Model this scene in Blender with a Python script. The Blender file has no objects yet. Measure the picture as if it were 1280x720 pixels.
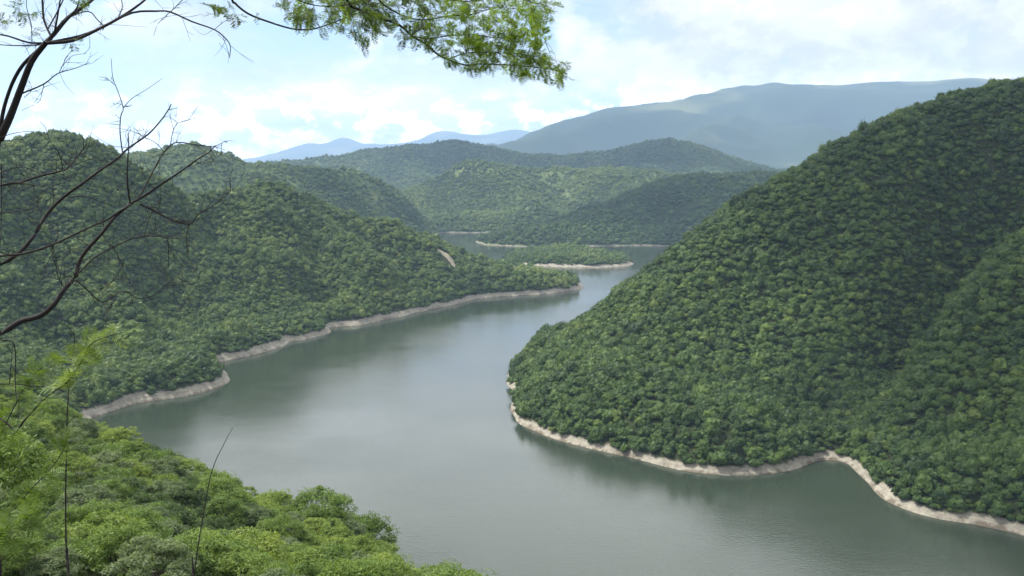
import bpy, math, random
import numpy as np
from mathutils import Vector

random.seed(7)
rng = np.random.default_rng(11)
R = math.radians
scene = bpy.context.scene
COL = scene.collection

# ------------------------------------------------------------------ camera
H = 176.0                       # viewpoint height above the lake (m)
FPX = 1244.4                    # focal length in pixels of a 1280 wide picture
PITCH = math.atan((360 - 215) / FPX)
cam_d = bpy.data.cameras.new('camera')
cam = bpy.data.objects.new('camera', cam_d)
COL.objects.link(cam)
cam_d.lens = 35.0
cam_d.sensor_width = 36.0
cam_d.clip_start = 0.1
cam_d.clip_end = 60000
cam.location = (0, 0, H)
cam.rotation_euler = (math.pi / 2 - PITCH, 0, 0)
scene.camera = cam

# ------------------------------------------------------------------ sky, sun, exposure
SUN_EL, SUN_AZ = R(56), R(-76)           # azimuth measured clockwise from +Y (the view direction)
world = bpy.data.worlds.new('World')
scene.world = world
world.use_nodes = True
nt = world.node_tree
for n in list(nt.nodes):
    nt.nodes.remove(n)


def N(tree, kind, **kw):
    n = tree.nodes.new(kind)
    for k, v in kw.items():
        if k.startswith('i_'):
            n.inputs[k[2:].replace('_', ' ')].default_value = v
        else:
            setattr(n, k, v)
    return n


def math_node(tree, op, a, b=None, c=None, clamp=False):
    n = tree.nodes.new('ShaderNodeMath')
    n.operation = op
    n.use_clamp = clamp
    for i, v in enumerate((a, b, c)):
        if v is None:
            continue
        if isinstance(v, (int, float)):
            n.inputs[i].default_value = v
        else:
            tree.links.new(v, n.inputs[i])
    return n.outputs[0]


def smooth(tree, v, lo, hi):
    n = tree.nodes.new('ShaderNodeMapRange')
    n.interpolation_type = 'SMOOTHSTEP'
    n.inputs['From Min'].default_value = lo
    n.inputs['From Max'].default_value = hi
    tree.links.new(v, n.inputs['Value'])
    return n.outputs['Result']


sky = N(nt, 'ShaderNodeTexSky', sky_type='NISHITA')
sky.sun_disc = False
sky.sun_elevation = SUN_EL
sky.sun_rotation = SUN_AZ
sky.altitude = 900
sky.air_density = 1.0
sky.dust_density = 0.9
sky.ozone_density = 1.5
tc = N(nt, 'ShaderNodeTexCoord')
sep = N(nt, 'ShaderNodeSeparateXYZ')
nt.links.new(tc.outputs['Generated'], sep.inputs[0])
dx, dy, dz = sep.outputs
# cloud cover in the dome: a heaped bank low over the hills, a big mass to the right, thin veil between
mp = N(nt, 'ShaderNodeMapping')
mp.inputs['Scale'].default_value = (1, 1, 1.7)
nt.links.new(tc.outputs['Generated'], mp.inputs['Vector'])
n1 = N(nt, 'ShaderNodeTexNoise', i_Scale=9.0, i_Detail=9.0, i_Roughness=0.56)
n1.inputs['Distortion'].default_value = 0.25
nt.links.new(mp.outputs[0], n1.inputs['Vector'])
n2 = N(nt, 'ShaderNodeTexNoise', i_Scale=30.0, i_Detail=8.0, i_Roughness=0.60)
nt.links.new(mp.outputs[0], n2.inputs['Vector'])
n3 = N(nt, 'ShaderNodeTexNoise', i_Scale=5.0, i_Detail=6.0, i_Roughness=0.6)
mp3 = N(nt, 'ShaderNodeMapping')
mp3.inputs['Scale'].default_value = (1, 1, 4)
mp3.inputs['Location'].default_value = (3, 1, 2)
nt.links.new(tc.outputs['Generated'], mp3.inputs['Vector'])
nt.links.new(mp3.outputs[0], n3.inputs['Vector'])
az = math_node(nt, 'ARCTAN2', dx, dy)
bank = smooth(nt, dz, 0.085, 0.02)                       # heaped bank near the horizon
right = math_node(nt, 'MULTIPLY', smooth(nt, az, 0.02, 0.20), 1.0)
f1 = n1.outputs['Fac']
f2 = n2.outputs['Fac']
big = math_node(nt, 'ADD', f1, math_node(nt, 'MULTIPLY', right, 0.26))
big = math_node(nt, 'ADD', big, math_node(nt, 'MULTIPLY', f2, 0.12))
m_big = smooth(nt, big, 0.60, 0.76)
heap = math_node(nt, 'ADD', math_node(nt, 'MULTIPLY', f2, 1.0), math_node(nt, 'MULTIPLY', bank, 0.17))
m_heap = math_node(nt, 'MULTIPLY', smooth(nt, heap, 0.535, 0.635), smooth(nt, dz, 0.10, 0.05))
veil = math_node(nt, 'MULTIPLY', smooth(nt, n3.outputs['Fac'], 0.34, 0.66), 0.72)
high = math_node(nt, 'MULTIPLY', smooth(nt, math_node(nt, 'ADD', f1, math_node(nt, 'MULTIPLY', smooth(nt, dz, 0.17, 0.25), 0.30)), 0.50, 0.66), smooth(nt, dz, 0.165, 0.22))
cov = math_node(nt, 'MAXIMUM', m_big, m_heap)
cov = math_node(nt, 'MAXIMUM', cov, veil)
cov = math_node(nt, 'MAXIMUM', cov, math_node(nt, 'MULTIPLY', high, 0.97))
lit = smooth(nt, f2, 0.44, 0.62)
shade = math_node(nt, 'MULTIPLY_ADD', smooth(nt, f1, 0.40, 0.62), 1.5, 4.7)
shade = math_node(nt, 'MULTIPLY_ADD', lit, 0.9, shade)
shade = math_node(nt, 'MULTIPLY_ADD', smooth(nt, dz, 0.10, 0.045), math_node(nt, 'MULTIPLY_ADD', lit, 9.0, 7.0), shade)
shade = math_node(nt, 'MULTIPLY_ADD', math_node(nt, 'MULTIPLY', smooth(nt, dz, 0.17, 0.26), smooth(nt, dz, 0.75, 0.45)), 7.5, shade)
cl = N(nt, 'ShaderNodeCombineColor')
nt.links.new(math_node(nt, 'MULTIPLY', shade, 1.0), cl.inputs[0])
nt.links.new(math_node(nt, 'MULTIPLY', shade, 0.995), cl.inputs[1])
nt.links.new(math_node(nt, 'MULTIPLY', shade, 0.985), cl.inputs[2])
mix = N(nt, 'ShaderNodeMix', data_type='RGBA')
nt.links.new(cov, mix.inputs['Factor'])
nt.links.new(sky.outputs[0], mix.inputs['A'])
nt.links.new(cl.outputs[0], mix.inputs['B'])
bg = N(nt, 'ShaderNodeBackground')
bg.inputs['Strength'].default_value = 0.10
nt.links.new(mix.outputs['Result'], bg.inputs['Color'])
wo = N(nt, 'ShaderNodeOutputWorld')
nt.links.new(bg.outputs[0], wo.inputs['Surface'])

sun_d = bpy.data.lights.new('sun', 'SUN')
sun_d.energy = 4.2
sun_d.angle = R(0.5)
sun_d.color = (1.0, 0.95, 0.86)
sun = bpy.data.objects.new('sun', sun_d)
COL.objects.link(sun)
sdir = Vector((math.sin(SUN_AZ) * math.cos(SUN_EL), math.cos(SUN_AZ) * math.cos(SUN_EL), math.sin(SUN_EL)))
sun.rotation_euler = sdir.to_track_quat('Z', 'Y').to_euler()
sun.location = (-40, 20, 400)

scene.view_settings.view_transform = 'Standard'
scene.view_settings.look = 'None'
scene.view_settings.exposure = 0.95
scene.view_settings.gamma = 1
scene.view_settings.use_curve_mapping = False
scene.render.engine = 'CYCLES'
cy = scene.cycles
cy.max_bounces = 6
cy.diffuse_bounces = 3
cy.glossy_bounces = 2
cy.transmission_bounces = 2
cy.transparent_max_bounces = 4
cy.volume_bounces = 1
cy.use_denoising = True
try:
    cy.denoiser = 'OPENIMAGEDENOISE'
except Exception:
    pass
cy.sample_clamp_indirect = 6


# ------------------------------------------------------------------ helpers
def ray(px, py):
    cx, cyy = (px - 640) / FPX, (360 - py) / FPX
    c, s = math.cos(PITCH), math.sin(PITCH)
    return np.array([cx, c + cyy * s, -s + cyy * c])


def at(px, py, Y):
    """the world point at depth Y seen in that direction from the viewpoint"""
    d = ray(px, py)
    return np.array([0, 0, H]) + d * (Y / d[1])


def W(px, py):
    d = ray(px, py)
    return np.array([0, 0, H]) + d * (H / -d[2])


def project(P):
    P = np.asarray(P) - np.array([0, 0, H])
    c, s = math.cos(PITCH), math.sin(PITCH)
    f = P[:, 1] * c - P[:, 2] * s
    u = P[:, 1] * s + P[:, 2] * c
    f = np.where(f < 0.1, 0.1, f)
    return 640 + FPX * P[:, 0] / f, 360 - FPX * u / f


def _hash(ix, iy, seed):
    h = (ix.astype(np.int64) * 374761393 + iy.astype(np.int64) * 668265263 + seed * 1442695041) & 0xffffffff
    h = ((h ^ (h >> 13)) * 1274126177) & 0xffffffff
    h = h ^ (h >> 16)
    return (h & 0xffff) / 65535.0


def perlin(x, y, seed=0):
    ix, iy = np.floor(x), np.floor(y)
    fx, fy = x - ix, y - iy
    u, v = fx * fx * fx * (fx * (fx * 6 - 15) + 10), fy * fy * fy * (fy * (fy * 6 - 15) + 10)

    def g(ax, ay):
        a = _hash(ix + ax, iy + ay, seed) * 2 * math.pi
        return np.cos(a) * (fx - ax) + np.sin(a) * (fy - ay)
    a = g(0, 0) * (1 - u) + g(1, 0) * u
    b = g(0, 1) * (1 - u) + g(1, 1) * u
    return (a * (1 - v) + b * v) * 1.4


def fbm(x, y, seed=0, oct=4):
    s, amp = 0, 1
    for o in range(oct):
        s = s + amp * perlin(x * 2 ** o, y * 2 ** o, seed + o)
        amp *= 0.5
    return s


def ridged(x, y, seed=0, oct=2):
    s, amp = 0, 1
    for o in range(oct):
        s = s + amp * (0.5 - np.abs(perlin(x * 2 ** o, y * 2 ** o, seed + o)))
        amp *= 0.36
    return s


def sstep(v, a, b):
    t = np.clip((v - a) / (b - a), 0, 1)
    return t * t * (3 - 2 * t)


def tag(o, label=None, cat=None, group=None, kind=None):
    if label:
        o['label'] = label
    if cat:
        o['category'] = cat
    if group:
        o['group'] = group
    if kind:
        o['kind'] = kind
    return o


def mesh_np(name, verts, faces, mat, smooth_shade=False):
    """faces: (n,3) or (n,4) int array"""
    me = bpy.data.meshes.new(name)
    verts = np.asarray(verts, dtype=np.float32)
    faces = np.asarray(faces, dtype=np.int32)
    k = faces.shape[1] if len(faces) else 3
    me.vertices.add(len(verts))
    me.vertices.foreach_set('co', verts.ravel())
    me.loops.add(len(faces) * k)
    me.loops.foreach_set('vertex_index', faces.ravel())
    me.polygons.add(len(faces))
    me.polygons.foreach_set('loop_start', np.arange(len(faces), dtype=np.int32) * k)
    if smooth_shade:
        me.polygons.foreach_set('use_smooth', np.ones(len(faces), dtype=bool))
    me.update(calc_edges=True)
    if mat:
        me.materials.append(mat)
    return me


def link(name, data, parent=None):
    o = bpy.data.objects.new(name, data)
    COL.objects.link(o)
    if parent:
        o.parent = parent
    return o


# ------------------------------------------------------------------ materials
def new_mat(name):
    m = bpy.data.materials.new(name)
    m.use_nodes = True
    t = m.node_tree
    for n in list(t.nodes):
        t.nodes.remove(n)
    out = N(t, 'ShaderNodeOutputMaterial')
    return m, t, out


def ramp(t, fac, stops):
    r = t.nodes.new('ShaderNodeValToRGB')
    while len(r.color_ramp.elements) < len(stops):
        r.color_ramp.elements.new(0.5)
    for e, (p, c) in zip(r.color_ramp.elements, stops):
        e.position = p
        e.color = (*c, 1)
    t.links.new(fac, r.inputs[0])
    return r.outputs[0]


def noise(t, vec, scale, detail=4, rough=0.55):
    n = N(t, 'ShaderNodeTexNoise', i_Scale=scale, i_Detail=detail, i_Roughness=rough)
    if vec is not None:
        t.links.new(vec, n.inputs['Vector'])
    return n.outputs['Fac']


def mixc(t, fac, a, b, blend='MIX'):
    m = N(t, 'ShaderNodeMix', data_type='RGBA', blend_type=blend)
    for v, s in ((fac, 'Factor'), (a, 'A'), (b, 'B')):
        if isinstance(v, (int, float)):
            m.inputs[s].default_value = v
        elif isinstance(v, tuple):
            m.inputs[s].default_value = (*v, 1)
        else:
            t.links.new(v, m.inputs[s])
    return m.outputs['Result']


def leaf_shader(t, out, col, transl=0.35, rough=0.55, tcol=None):
    """diffuse + a little gloss + light through the leaf"""
    p = N(t, 'ShaderNodeBsdfPrincipled')
    p.inputs['Roughness'].default_value = rough
    p.inputs['Specular IOR Level'].default_value = 0.25
    t.links.new(col, p.inputs['Base Color'])
    tr = N(t, 'ShaderNodeBsdfTranslucent')
    warm = mixc(t, 1.0, col, (1.25, 1.2, 0.55), 'MULTIPLY')
    t.links.new(warm, tr.inputs['Color'])
    mx = N(t, 'ShaderNodeMixShader')
    mx.inputs[0].default_value = transl
    t.links.new(p.outputs[0], mx.inputs[1])
    t.links.new(tr.outputs[0], mx.inputs[2])
    t.links.new(mx.outputs[0], out.inputs['Surface'])


def forest_mat(name, dark, mid, light, yellow):
    """each tree of a far wood gets its own green; patches of the hillside lean lighter"""
    m, t, out = new_mat(name)
    a = N(t, 'ShaderNodeAttribute', attribute_name='tint', attribute_type='INSTANCER')
    geo = N(t, 'ShaderNodeNewGeometry')
    leafy = noise(t, geo.outputs['Position'], 0.9, 3)
    v = math_node(t, 'MULTIPLY_ADD', leafy, 0.35, math_node(t, 'SUBTRACT', a.outputs['Fac'], 0.175))
    c = ramp(t, v, [(0.0, dark), (0.42, mid), (0.78, light), (1.0, yellow)])
    leaf_shader(t, out, c, 0.22)
    return m


def hill_mat(name, soil_a, soil_b, rim=9.0, patch=None, patch_scale=0.004, patch_lo=0.52, patch_hi=0.62):
    """ground between the trees, with the bare drawdown band of pale rock just above the water"""
    m, t, out = new_mat(name)
    geo = N(t, 'ShaderNodeNewGeometry')
    pos = geo.outputs['Position']
    s = N(t, 'ShaderNodeSeparateXYZ')
    t.links.new(pos, s.inputs[0])
    soil = mixc(t, noise(t, pos, 0.05, 6), soil_a, soil_b)
    if patch:
        f = smooth(t, noise(t, pos, patch_scale, 5), patch_lo, patch_hi)
        soil = mixc(t, f, soil, patch)
    st = N(t, 'ShaderNodeMapping')
    st.inputs['Scale'].default_value = (0.05, 0.05, 0.9)
    t.links.new(pos, st.inputs['Vector'])
    strata = noise(t, st.outputs[0], 1.0, 6, 0.6)
    rough_n = noise(t, pos, 0.22, 7, 0.65)
    rock = ramp(t, math_node(t, 'MULTIPLY_ADD', strata, 0.5, math_node(t, 'MULTIPLY', rough_n, 0.5)),
                [(0.30, (0.09, 0.083, 0.068)), (0.44, (0.205, 0.19, 0.155)), (0.58, (0.30, 0.282, 0.235)), (0.75, (0.13, 0.12, 0.10))])
    zz = math_node(t, 'ADD', s.outputs[2], math_node(t, 'MULTIPLY', math_node(t, 'ADD', math_node(t, 'SUBTRACT', rough_n, 0.5), math_node(t, 'SUBTRACT', noise(t, pos, 0.035, 4), 0.5)), 7.0))
    wet = smooth(t, zz, -0.4, 1.2)
    rock = mixc(t, wet, (0.13, 0.11, 0.085), rock)
    c = mixc(t, smooth(t, zz, rim - 1.0, rim + 1.0), rock, soil)
    p = N(t, 'ShaderNodeBsdfPrincipled')
    p.inputs['Roughness'].default_value = 0.95
    p.inputs['Specular IOR Level'].default_value = 0.1
    t.links.new(c, p.inputs['Base Color'])
    b = N(t, 'ShaderNodeBump')
    b.inputs['Strength'].default_value = 0.9
    b.inputs['Distance'].default_value = 2.2
    t.links.new(rough_n, b.inputs['Height'])
    t.links.new(b.outputs[0], p.inputs['Normal'])
    t.links.new(p.outputs[0], out.inputs['Surface'])
    return m


def water_mat():
    m, t, out = new_mat('lake_water')
    geo = N(t, 'ShaderNodeNewGeometry')
    pos = geo.outputs['Position']
    mp_ = N(t, 'ShaderNodeMapping')
    mp_.inputs['Rotation'].default_value = (0, 0, R(25))
    mp_.inputs['Scale'].default_value = (0.7, 1.3, 1)
    t.links.new(pos, mp_.inputs['Vector'])
    rip = noise(t, mp_.outputs[0], 0.55, 4, 0.6)
    swell = noise(t, mp_.outputs[0], 0.045, 3, 0.5)
    gust = noise(t, pos, 0.0065, 4, 0.55)
    h = math_node(t, 'MULTIPLY_ADD', swell, 0.9, rip)
    b = N(t, 'ShaderNodeBump')
    b.inputs['Distance'].default_value = 0.5
    t.links.new(math_node(t, 'MULTIPLY_ADD', smooth(t, gust, 0.35, 0.65), 0.12, 0.12), b.inputs['Strength'])
    t.links.new(h, b.inputs['Height'])
    p = N(t, 'ShaderNodeBsdfPrincipled')
    t.links.new(mixc(t, gust, (0.020, 0.030, 0.020), (0.029, 0.040, 0.028)), p.inputs['Base Color'])
    t.links.new(math_node(t, 'MULTIPLY_ADD', smooth(t, gust, 0.35, 0.65), 0.07, 0.05), p.inputs['Roughness'])
    p.inputs['IOR'].default_value = 1.333
    t.links.new(b.outputs[0], p.inputs['Normal'])
    t.links.new(p.outputs[0], out.inputs['Surface'])
    return m


def bark_mat(name, a, b_):
    m, t, out = new_mat(name)
    tcn = N(t, 'ShaderNodeTexCoord')
    mp_ = N(t, 'ShaderNodeMapping')
    mp_.inputs['Scale'].default_value = (1, 1, 0.35)
    t.links.new(tcn.outputs['Object'], mp_.inputs['Vector'])
    n = noise(t, mp_.outputs[0], 60, 6, 0.6)
    p = N(t, 'ShaderNodeBsdfPrincipled')
    p.inputs['Roughness'].default_value = 0.9
    t.links.new(mixc(t, n, a, b_), p.inputs['Base Color'])
    bp = N(t, 'ShaderNodeBump')
    bp.inputs['Strength'].default_value = 0.6
    bp.inputs['Distance'].default_value = 0.004
    t.links.new(n, bp.inputs['Height'])
    t.links.new(bp.outputs[0], p.inputs['Normal'])
    t.links.new(p.outputs[0], out.inputs['Surface'])
    return m


def crown_mat(name, a, b_, c_, transl=0.38, scale=0.8):
    m, t, out = new_mat(name)
    tcn = N(t, 'ShaderNodeTexCoord')
    oi = N(t, 'ShaderNodeObjectInfo')
    v = N(t, 'ShaderNodeVectorMath', operation='ADD')
    t.links.new(tcn.outputs['Object'], v.inputs[0])
    t.links.new(oi.outputs['Location'], v.inputs[1])
    n = noise(t, v.outputs[0], scale, 5, 0.65)
    n = math_node(t, 'ADD', n, math_node(t, 'MULTIPLY', math_node(t, 'SUBTRACT', oi.outputs['Random'], 0.5), 0.25))
    c = ramp(t, n, [(0.30, a), (0.52, b_), (0.74, c_)])
    leaf_shader(t, out, c, transl)
    return m


M_hill_near = hill_mat('forest_floor_near', (0.020, 0.030, 0.010), (0.036, 0.042, 0.018), 3.9)
M_hill_left = hill_mat('forest_floor_left', (0.022, 0.032, 0.011), (0.038, 0.046, 0.020), 5.8)
M_hill_mid = hill_mat('wooded_hill_far', (0.055, 0.085, 0.028), (0.085, 0.118, 0.040), 1.9, (0.11, 0.135, 0.055), 0.012, 0.55, 0.66)
M_mountain = hill_mat('mountain_far', (0.016, 0.032, 0.017), (0.036, 0.055, 0.026), -50, (0.10, 0.115, 0.055), 0.0008, 0.52, 0.66)
M_water = water_mat()
M_forest = forest_mat('forest_green', (0.022, 0.047, 0.010), (0.046, 0.087, 0.016), (0.082, 0.131, 0.024), (0.118, 0.160, 0.034))
M_bark_dark = bark_mat('dark_bark', (0.005, 0.004, 0.005), (0.014, 0.010, 0.012))
M_bark = bark_mat('grey_bark', (0.05, 0.04, 0.03), (0.13, 0.11, 0.085))
M_rock, _t, _o = new_mat('bed')
_p = N(_t, 'ShaderNodeBsdfPrincipled')
_p.inputs['Base Color'].default_value = (0.12, 0.11, 0.08, 1)
_t.links.new(_p.outputs[0], _o.inputs['Surface'])
CROWNS = {
    'bright': crown_mat('leaves_bright', (0.085, 0.15, 0.025), (0.155, 0.225, 0.045), (0.22, 0.285, 0.06)),
    'mid': crown_mat('leaves_mid', (0.065, 0.115, 0.025), (0.11, 0.180, 0.038), (0.16, 0.23, 0.05)),
    'grey': crown_mat('leaves_grey', (0.080, 0.120, 0.058), (0.13, 0.18, 0.085), (0.18, 0.225, 0.11)),
    'dark': crown_mat('leaves_dark', (0.030, 0.060, 0.018), (0.050, 0.090, 0.026), (0.08, 0.13, 0.035)),
}
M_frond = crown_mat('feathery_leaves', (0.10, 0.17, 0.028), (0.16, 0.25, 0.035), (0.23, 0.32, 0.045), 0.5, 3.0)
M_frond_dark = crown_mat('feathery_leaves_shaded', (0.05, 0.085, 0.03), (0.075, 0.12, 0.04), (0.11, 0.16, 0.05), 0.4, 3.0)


# ------------------------------------------------------------------ terrain
def resample(P, ds):
    P = np.asarray(P)
    seg = np.linalg.norm(np.diff(P, axis=0), axis=1)
    s = np.concatenate([[0], np.cumsum(seg)])
    n = max(2, int(s[-1] / ds))
    q = np.linspace(0, s[-1], n)
    return np.stack([np.interp(q, s, P[:, k]) for k in range(P.shape[1])], 1)


def shore(path, ds=18, off=11, zin=7.0, zout=-6.0):
    """water line (land on the left of the path) with a foot below it and a bank above it"""
    Q = resample(path, ds)
    T = np.gradient(Q[:, :2], axis=0)
    T /= np.linalg.norm(T, axis=1, keepdims=True) + 1e-9
    Ln = np.stack([-T[:, 1], T[:, 0]], 1)
    a = np.column_stack([Q[:, :2], np.zeros(len(Q))])
    b = np.column_stack([Q[::2, :2] + Ln[::2] * off, np.full(len(Q[::2]), zin)])
    c = np.column_stack([Q[::2, :2] - Ln[::2] * off, np.full(len(Q[::2]), zout)])
    return np.vstack([a, b, c])


class Hill:
    def __init__(self, pts, bounds, res, c=35.0, amp=0.0, freq=0.006, seed=1, zfade=(6, 50), carve=(), amp2=0.0, freq2=0.02, floor=-25, ztop=None, sky_=None, canopy=0.0, fits=7):
        self.ztop = ztop
        P = np.asarray(pts, float)
        self.c = c
        self.par = (amp, freq, seed, zfade, amp2, freq2)
        self.carve = carve
        x0, x1, y0, y1 = bounds
        self.x = np.arange(x0, x1 + res, res)
        self.y = np.arange(y0, y1 + res, res)
        self.res = res
        self.X, self.Y = np.meshgrid(self.x, self.y)
        self.solve(P, floor)
        if sky_ is None:
            return
        # settle the ridge heights: where the ground bulges above the known skyline, pin it down; where it sags, lift the crest
        sx = np.array([q[0] for q in sky_], float)
        sy = np.array([q[1] for q in sky_], float) + canopy
        extra, P0 = [], P.copy()
        ncr = len(sky_)
        for it in range(fits):
            V = np.column_stack([self.X.ravel(), self.Y.ravel(), self.Z.ravel()])
            V = V[V[:, 1] > 50]
            px, py = project(V)
            bins = np.arange(max(sx[0], -60), min(sx[-1], 1340), 22.0)
            dev = []
            for b in bins:
                m = (px >= b - 11) & (px < b + 11)
                if not m.any():
                    dev.append(0)
                    continue
                i = np.argmin(np.where(m, py, 1e9))
                want = np.interp(px[i], sx, sy)
                e = want - py[i]                           # > 0: too high
                dev.append(e)
                if e > 2.5:
                    extra.append((V[i, 0], V[i, 1], self.base(V[i, 0], V[i, 1])[0] - e * V[i, 1] / FPX * 1.0))
                elif e < -3.0:
                    d = np.interp(b, sx, [q[2] for q in sky_])
                    p = at(b, np.interp(b, sx, sy), d)
                    zc_ = self.base(p[0], p[1])[0]
                    extra.append((p[0], p[1], zc_ - e * d / FPX * 1.0))
            self.dev = dev
            # later pins replace earlier ones close by
            ex = []
            for q in extra[::-1]:
                if all(math.hypot(q[0] - w[0], q[1] - w[1]) > c * 0.45 for w in ex):
                    ex.append(q)
            extra = ex[::-1]
            E = np.array(extra) if extra else np.zeros((0, 3))
            if len(E):
                dd = np.linalg.norm(P0[:, None, :2] - E[None, :, :2], axis=2).min(1)
                Pn = np.vstack([E, P0[(dd > c * 0.45) | (P0[:, 2] < 12)]])
            else:
                Pn = P0
            self.solve(Pn, floor)
        print('skyline', np.round(dev).astype(int).tolist())

    def solve(self, P, floor):
        c = self.c
        keep = [0]
        for i in range(1, len(P)):                       # drop near-duplicates for a stable solve
            if np.min(np.linalg.norm(P[keep][:, :2] - P[i, :2], axis=1)) > c * 0.10 + 2:
                keep.append(i)
        P = P[keep]
        self.P = P
        D = np.linalg.norm(P[:, None, :2] - P[None, :, :2], axis=2)
        n = len(P)
        A = np.zeros((n + 3, n + 3))
        A[:n, :n] = -np.sqrt(D ** 2 + c * c) + np.eye(n) * 0.008 * c
        sc = np.abs(P[:, :2]).max()
        self.sc = sc
        A[:n, n] = 1
        A[:n, n + 1:] = P[:, :2] / sc
        A[n:, :n] = A[:n, n:].T
        self.w = np.linalg.solve(A, np.concatenate([P[:, 2], np.zeros(3)]))
        X, Y = self.X, self.Y
        Z = np.empty_like(X)
        for r in range(X.shape[0]):
            Z[r] = self.eval(X[r], Y[r])
        self.Z = np.maximum(Z, floor)

    def base(self, x, y):
        P, n = self.P, len(self.P)
        x, y = np.atleast_1d(x).astype(float), np.atleast_1d(y).astype(float)
        d = np.sqrt((x[:, None] - P[None, :, 0]) ** 2 + (y[:, None] - P[None, :, 1]) ** 2 + self.c ** 2)
        return -d @ self.w[:n] + self.w[n] + self.w[n + 1] * x / self.sc + self.w[n + 2] * y / self.sc

    def eval(self, x, y):
        P, n = self.P, len(self.P)
        d = np.sqrt((x[:, None] - P[None, :, 0]) ** 2 + (y[:, None] - P[None, :, 1]) ** 2 + self.c ** 2)
        z = -d @ self.w[:n] + self.w[n] + self.w[n + 1] * x / self.sc + self.w[n + 2] * y / self.sc
        amp, freq, seed, zf, amp2, f2 = self.par
        m = sstep(z, zf[0], zf[1])
        if self.ztop:
            m = m * (1 - 0.85 * sstep(z, self.ztop[0], self.ztop[1]))
        wx = x + 30 * perlin(x * freq * 1.3, y * freq * 1.3, seed + 50)
        wy = y + 30 * perlin(x * freq * 1.3 + 9, y * freq * 1.3, seed + 60)
        z = z + m * amp * (ridged(wx * freq, wy * freq, seed) - 0.45) * 2
        z = z + (0.35 + 0.65 * m) * amp2 * fbm(x * f2, y * f2, seed + 20, 3) * sstep(z, -2, 3)
        z_un = z
        for line, depth, width in self.carve:
            L = np.asarray(line, float)
            best = np.full(len(x), 1e9)
            for a, b in zip(L[:-1], L[1:]):
                ab = b[:2] - a[:2]
                tt = np.clip(((x - a[0]) * ab[0] + (y - a[1]) * ab[1]) / (ab @ ab), 0, 1)
                dd = np.hypot(x - a[0] - tt * ab[0], y - a[1] - tt * ab[1])
                best = np.minimum(best, dd)
            z = z - depth * np.exp(-(best / width) ** 2) * sstep(z, 12, 55)
        z = np.where(z_un > 11, np.maximum(z, 11 + 0.15 * (z_un - 11)), z)
        return z

    def height(self, x, y):
        fx = np.clip((x - self.x[0]) / self.res, 0, len(self.x) - 1.001)
        fy = np.clip((y - self.y[0]) / self.res, 0, len(self.y) - 1.001)
        ix, iy = fx.astype(int), fy.astype(int)
        u, v = fx - ix, fy - iy
        Z = self.Z
        return (Z[iy, ix] * (1 - u) + Z[iy, ix + 1] * u) * (1 - v) + (Z[iy + 1, ix] * (1 - u) + Z[iy + 1, ix + 1] * u) * v

    def build(self, name, mat, label, cat, cut=-14):
        ny, nx = self.X.shape
        V = np.column_stack([self.X.ravel(), self.Y.ravel(), self.Z.ravel()])
        i = np.arange(ny * nx).reshape(ny, nx)
        F = np.stack([i[:-1, :-1], i[:-1, 1:], i[1:, 1:], i[1:, :-1]], -1).reshape(-1, 4)
        F = F[(V[F, 2] > cut).any(1)]
        used = np.unique(F)
        re = np.full(len(V), -1)
        re[used] = np.arange(len(used))
        o = link(name, mesh_np(name, V[used], re[F], mat, True))
        tag(o, label, cat, None, 'structure')
        self.obj = o
        return o

    def scatter(self, s_of_d, zmin=9.0, seed=3, bounds=None, back=-0.30, xy=None, margin=300):
        """tree spots on the slopes that face the viewpoint, denser nearby"""
        r = np.random.default_rng(seed)
        x0, x1, y0, y1 = bounds or (self.x[0], self.x[-1], self.y[0], self.y[-1])
        out = []
        edges = np.geomspace(max(y0, 40), y1, 14)
        for a, b in zip(edges[:-1], edges[1:]):
            s0 = s_of_d((a + b) / 2)
            s = s0 * 0.80
            gx, gy = np.meshgrid(np.arange(x0, x1, s), np.arange(a, b, s))
            gx = gx.ravel() + r.uniform(-.42, .42, gx.size) * s
            gy = gy.ravel() + r.uniform(-.42, .42, gy.size) * s
            out.append(np.column_stack([gx, gy, np.full(gx.size, s0)]))
        Q = np.vstack(out)
        z = self.height(Q[:, 0], Q[:, 1])
        e = 4.0
        zx = (self.height(Q[:, 0] + e, Q[:, 1]) - self.height(Q[:, 0] - e, Q[:, 1])) / (2 * e)
        zy = (self.height(Q[:, 0], Q[:, 1] + e) - self.height(Q[:, 0], Q[:, 1] - e)) / (2 * e)
        nrm = np.stack([-zx, -zy, np.ones_like(zx)], 1)
        nrm /= np.linalg.norm(nrm, axis=1, keepdims=True)
        view = np.stack([-Q[:, 0], -Q[:, 1], H - z], 1)
        view /= np.linalg.norm(view, axis=1, keepdims=True)
        face = (nrm * view).sum(1)
        zlim = zmin + 3.0 * fbm(Q[:, 0] * 0.03, Q[:, 1] * 0.03, seed + 5, 3)
        px, py = project(np.column_stack([Q[:, 0], Q[:, 1], z + 4]))
        ok = (z > zlim) & (face > back) & (px > -margin) & (px < 1280 + margin) & (py > -80) & (py < 790)
        ok &= r.uniform(size=len(Q)) < 0.64 / np.clip(nrm[:, 2], .45, 1)
        return np.column_stack([Q[ok, 0], Q[ok, 1], z[ok], Q[ok, 2]])


def wpts(*pp):
    return [W(*p) for p in pp]


def apts(*pp):
    return [at(*p) for p in pp]


def flat(x, y, z):
    return np.array([x, y, z], float)


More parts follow.
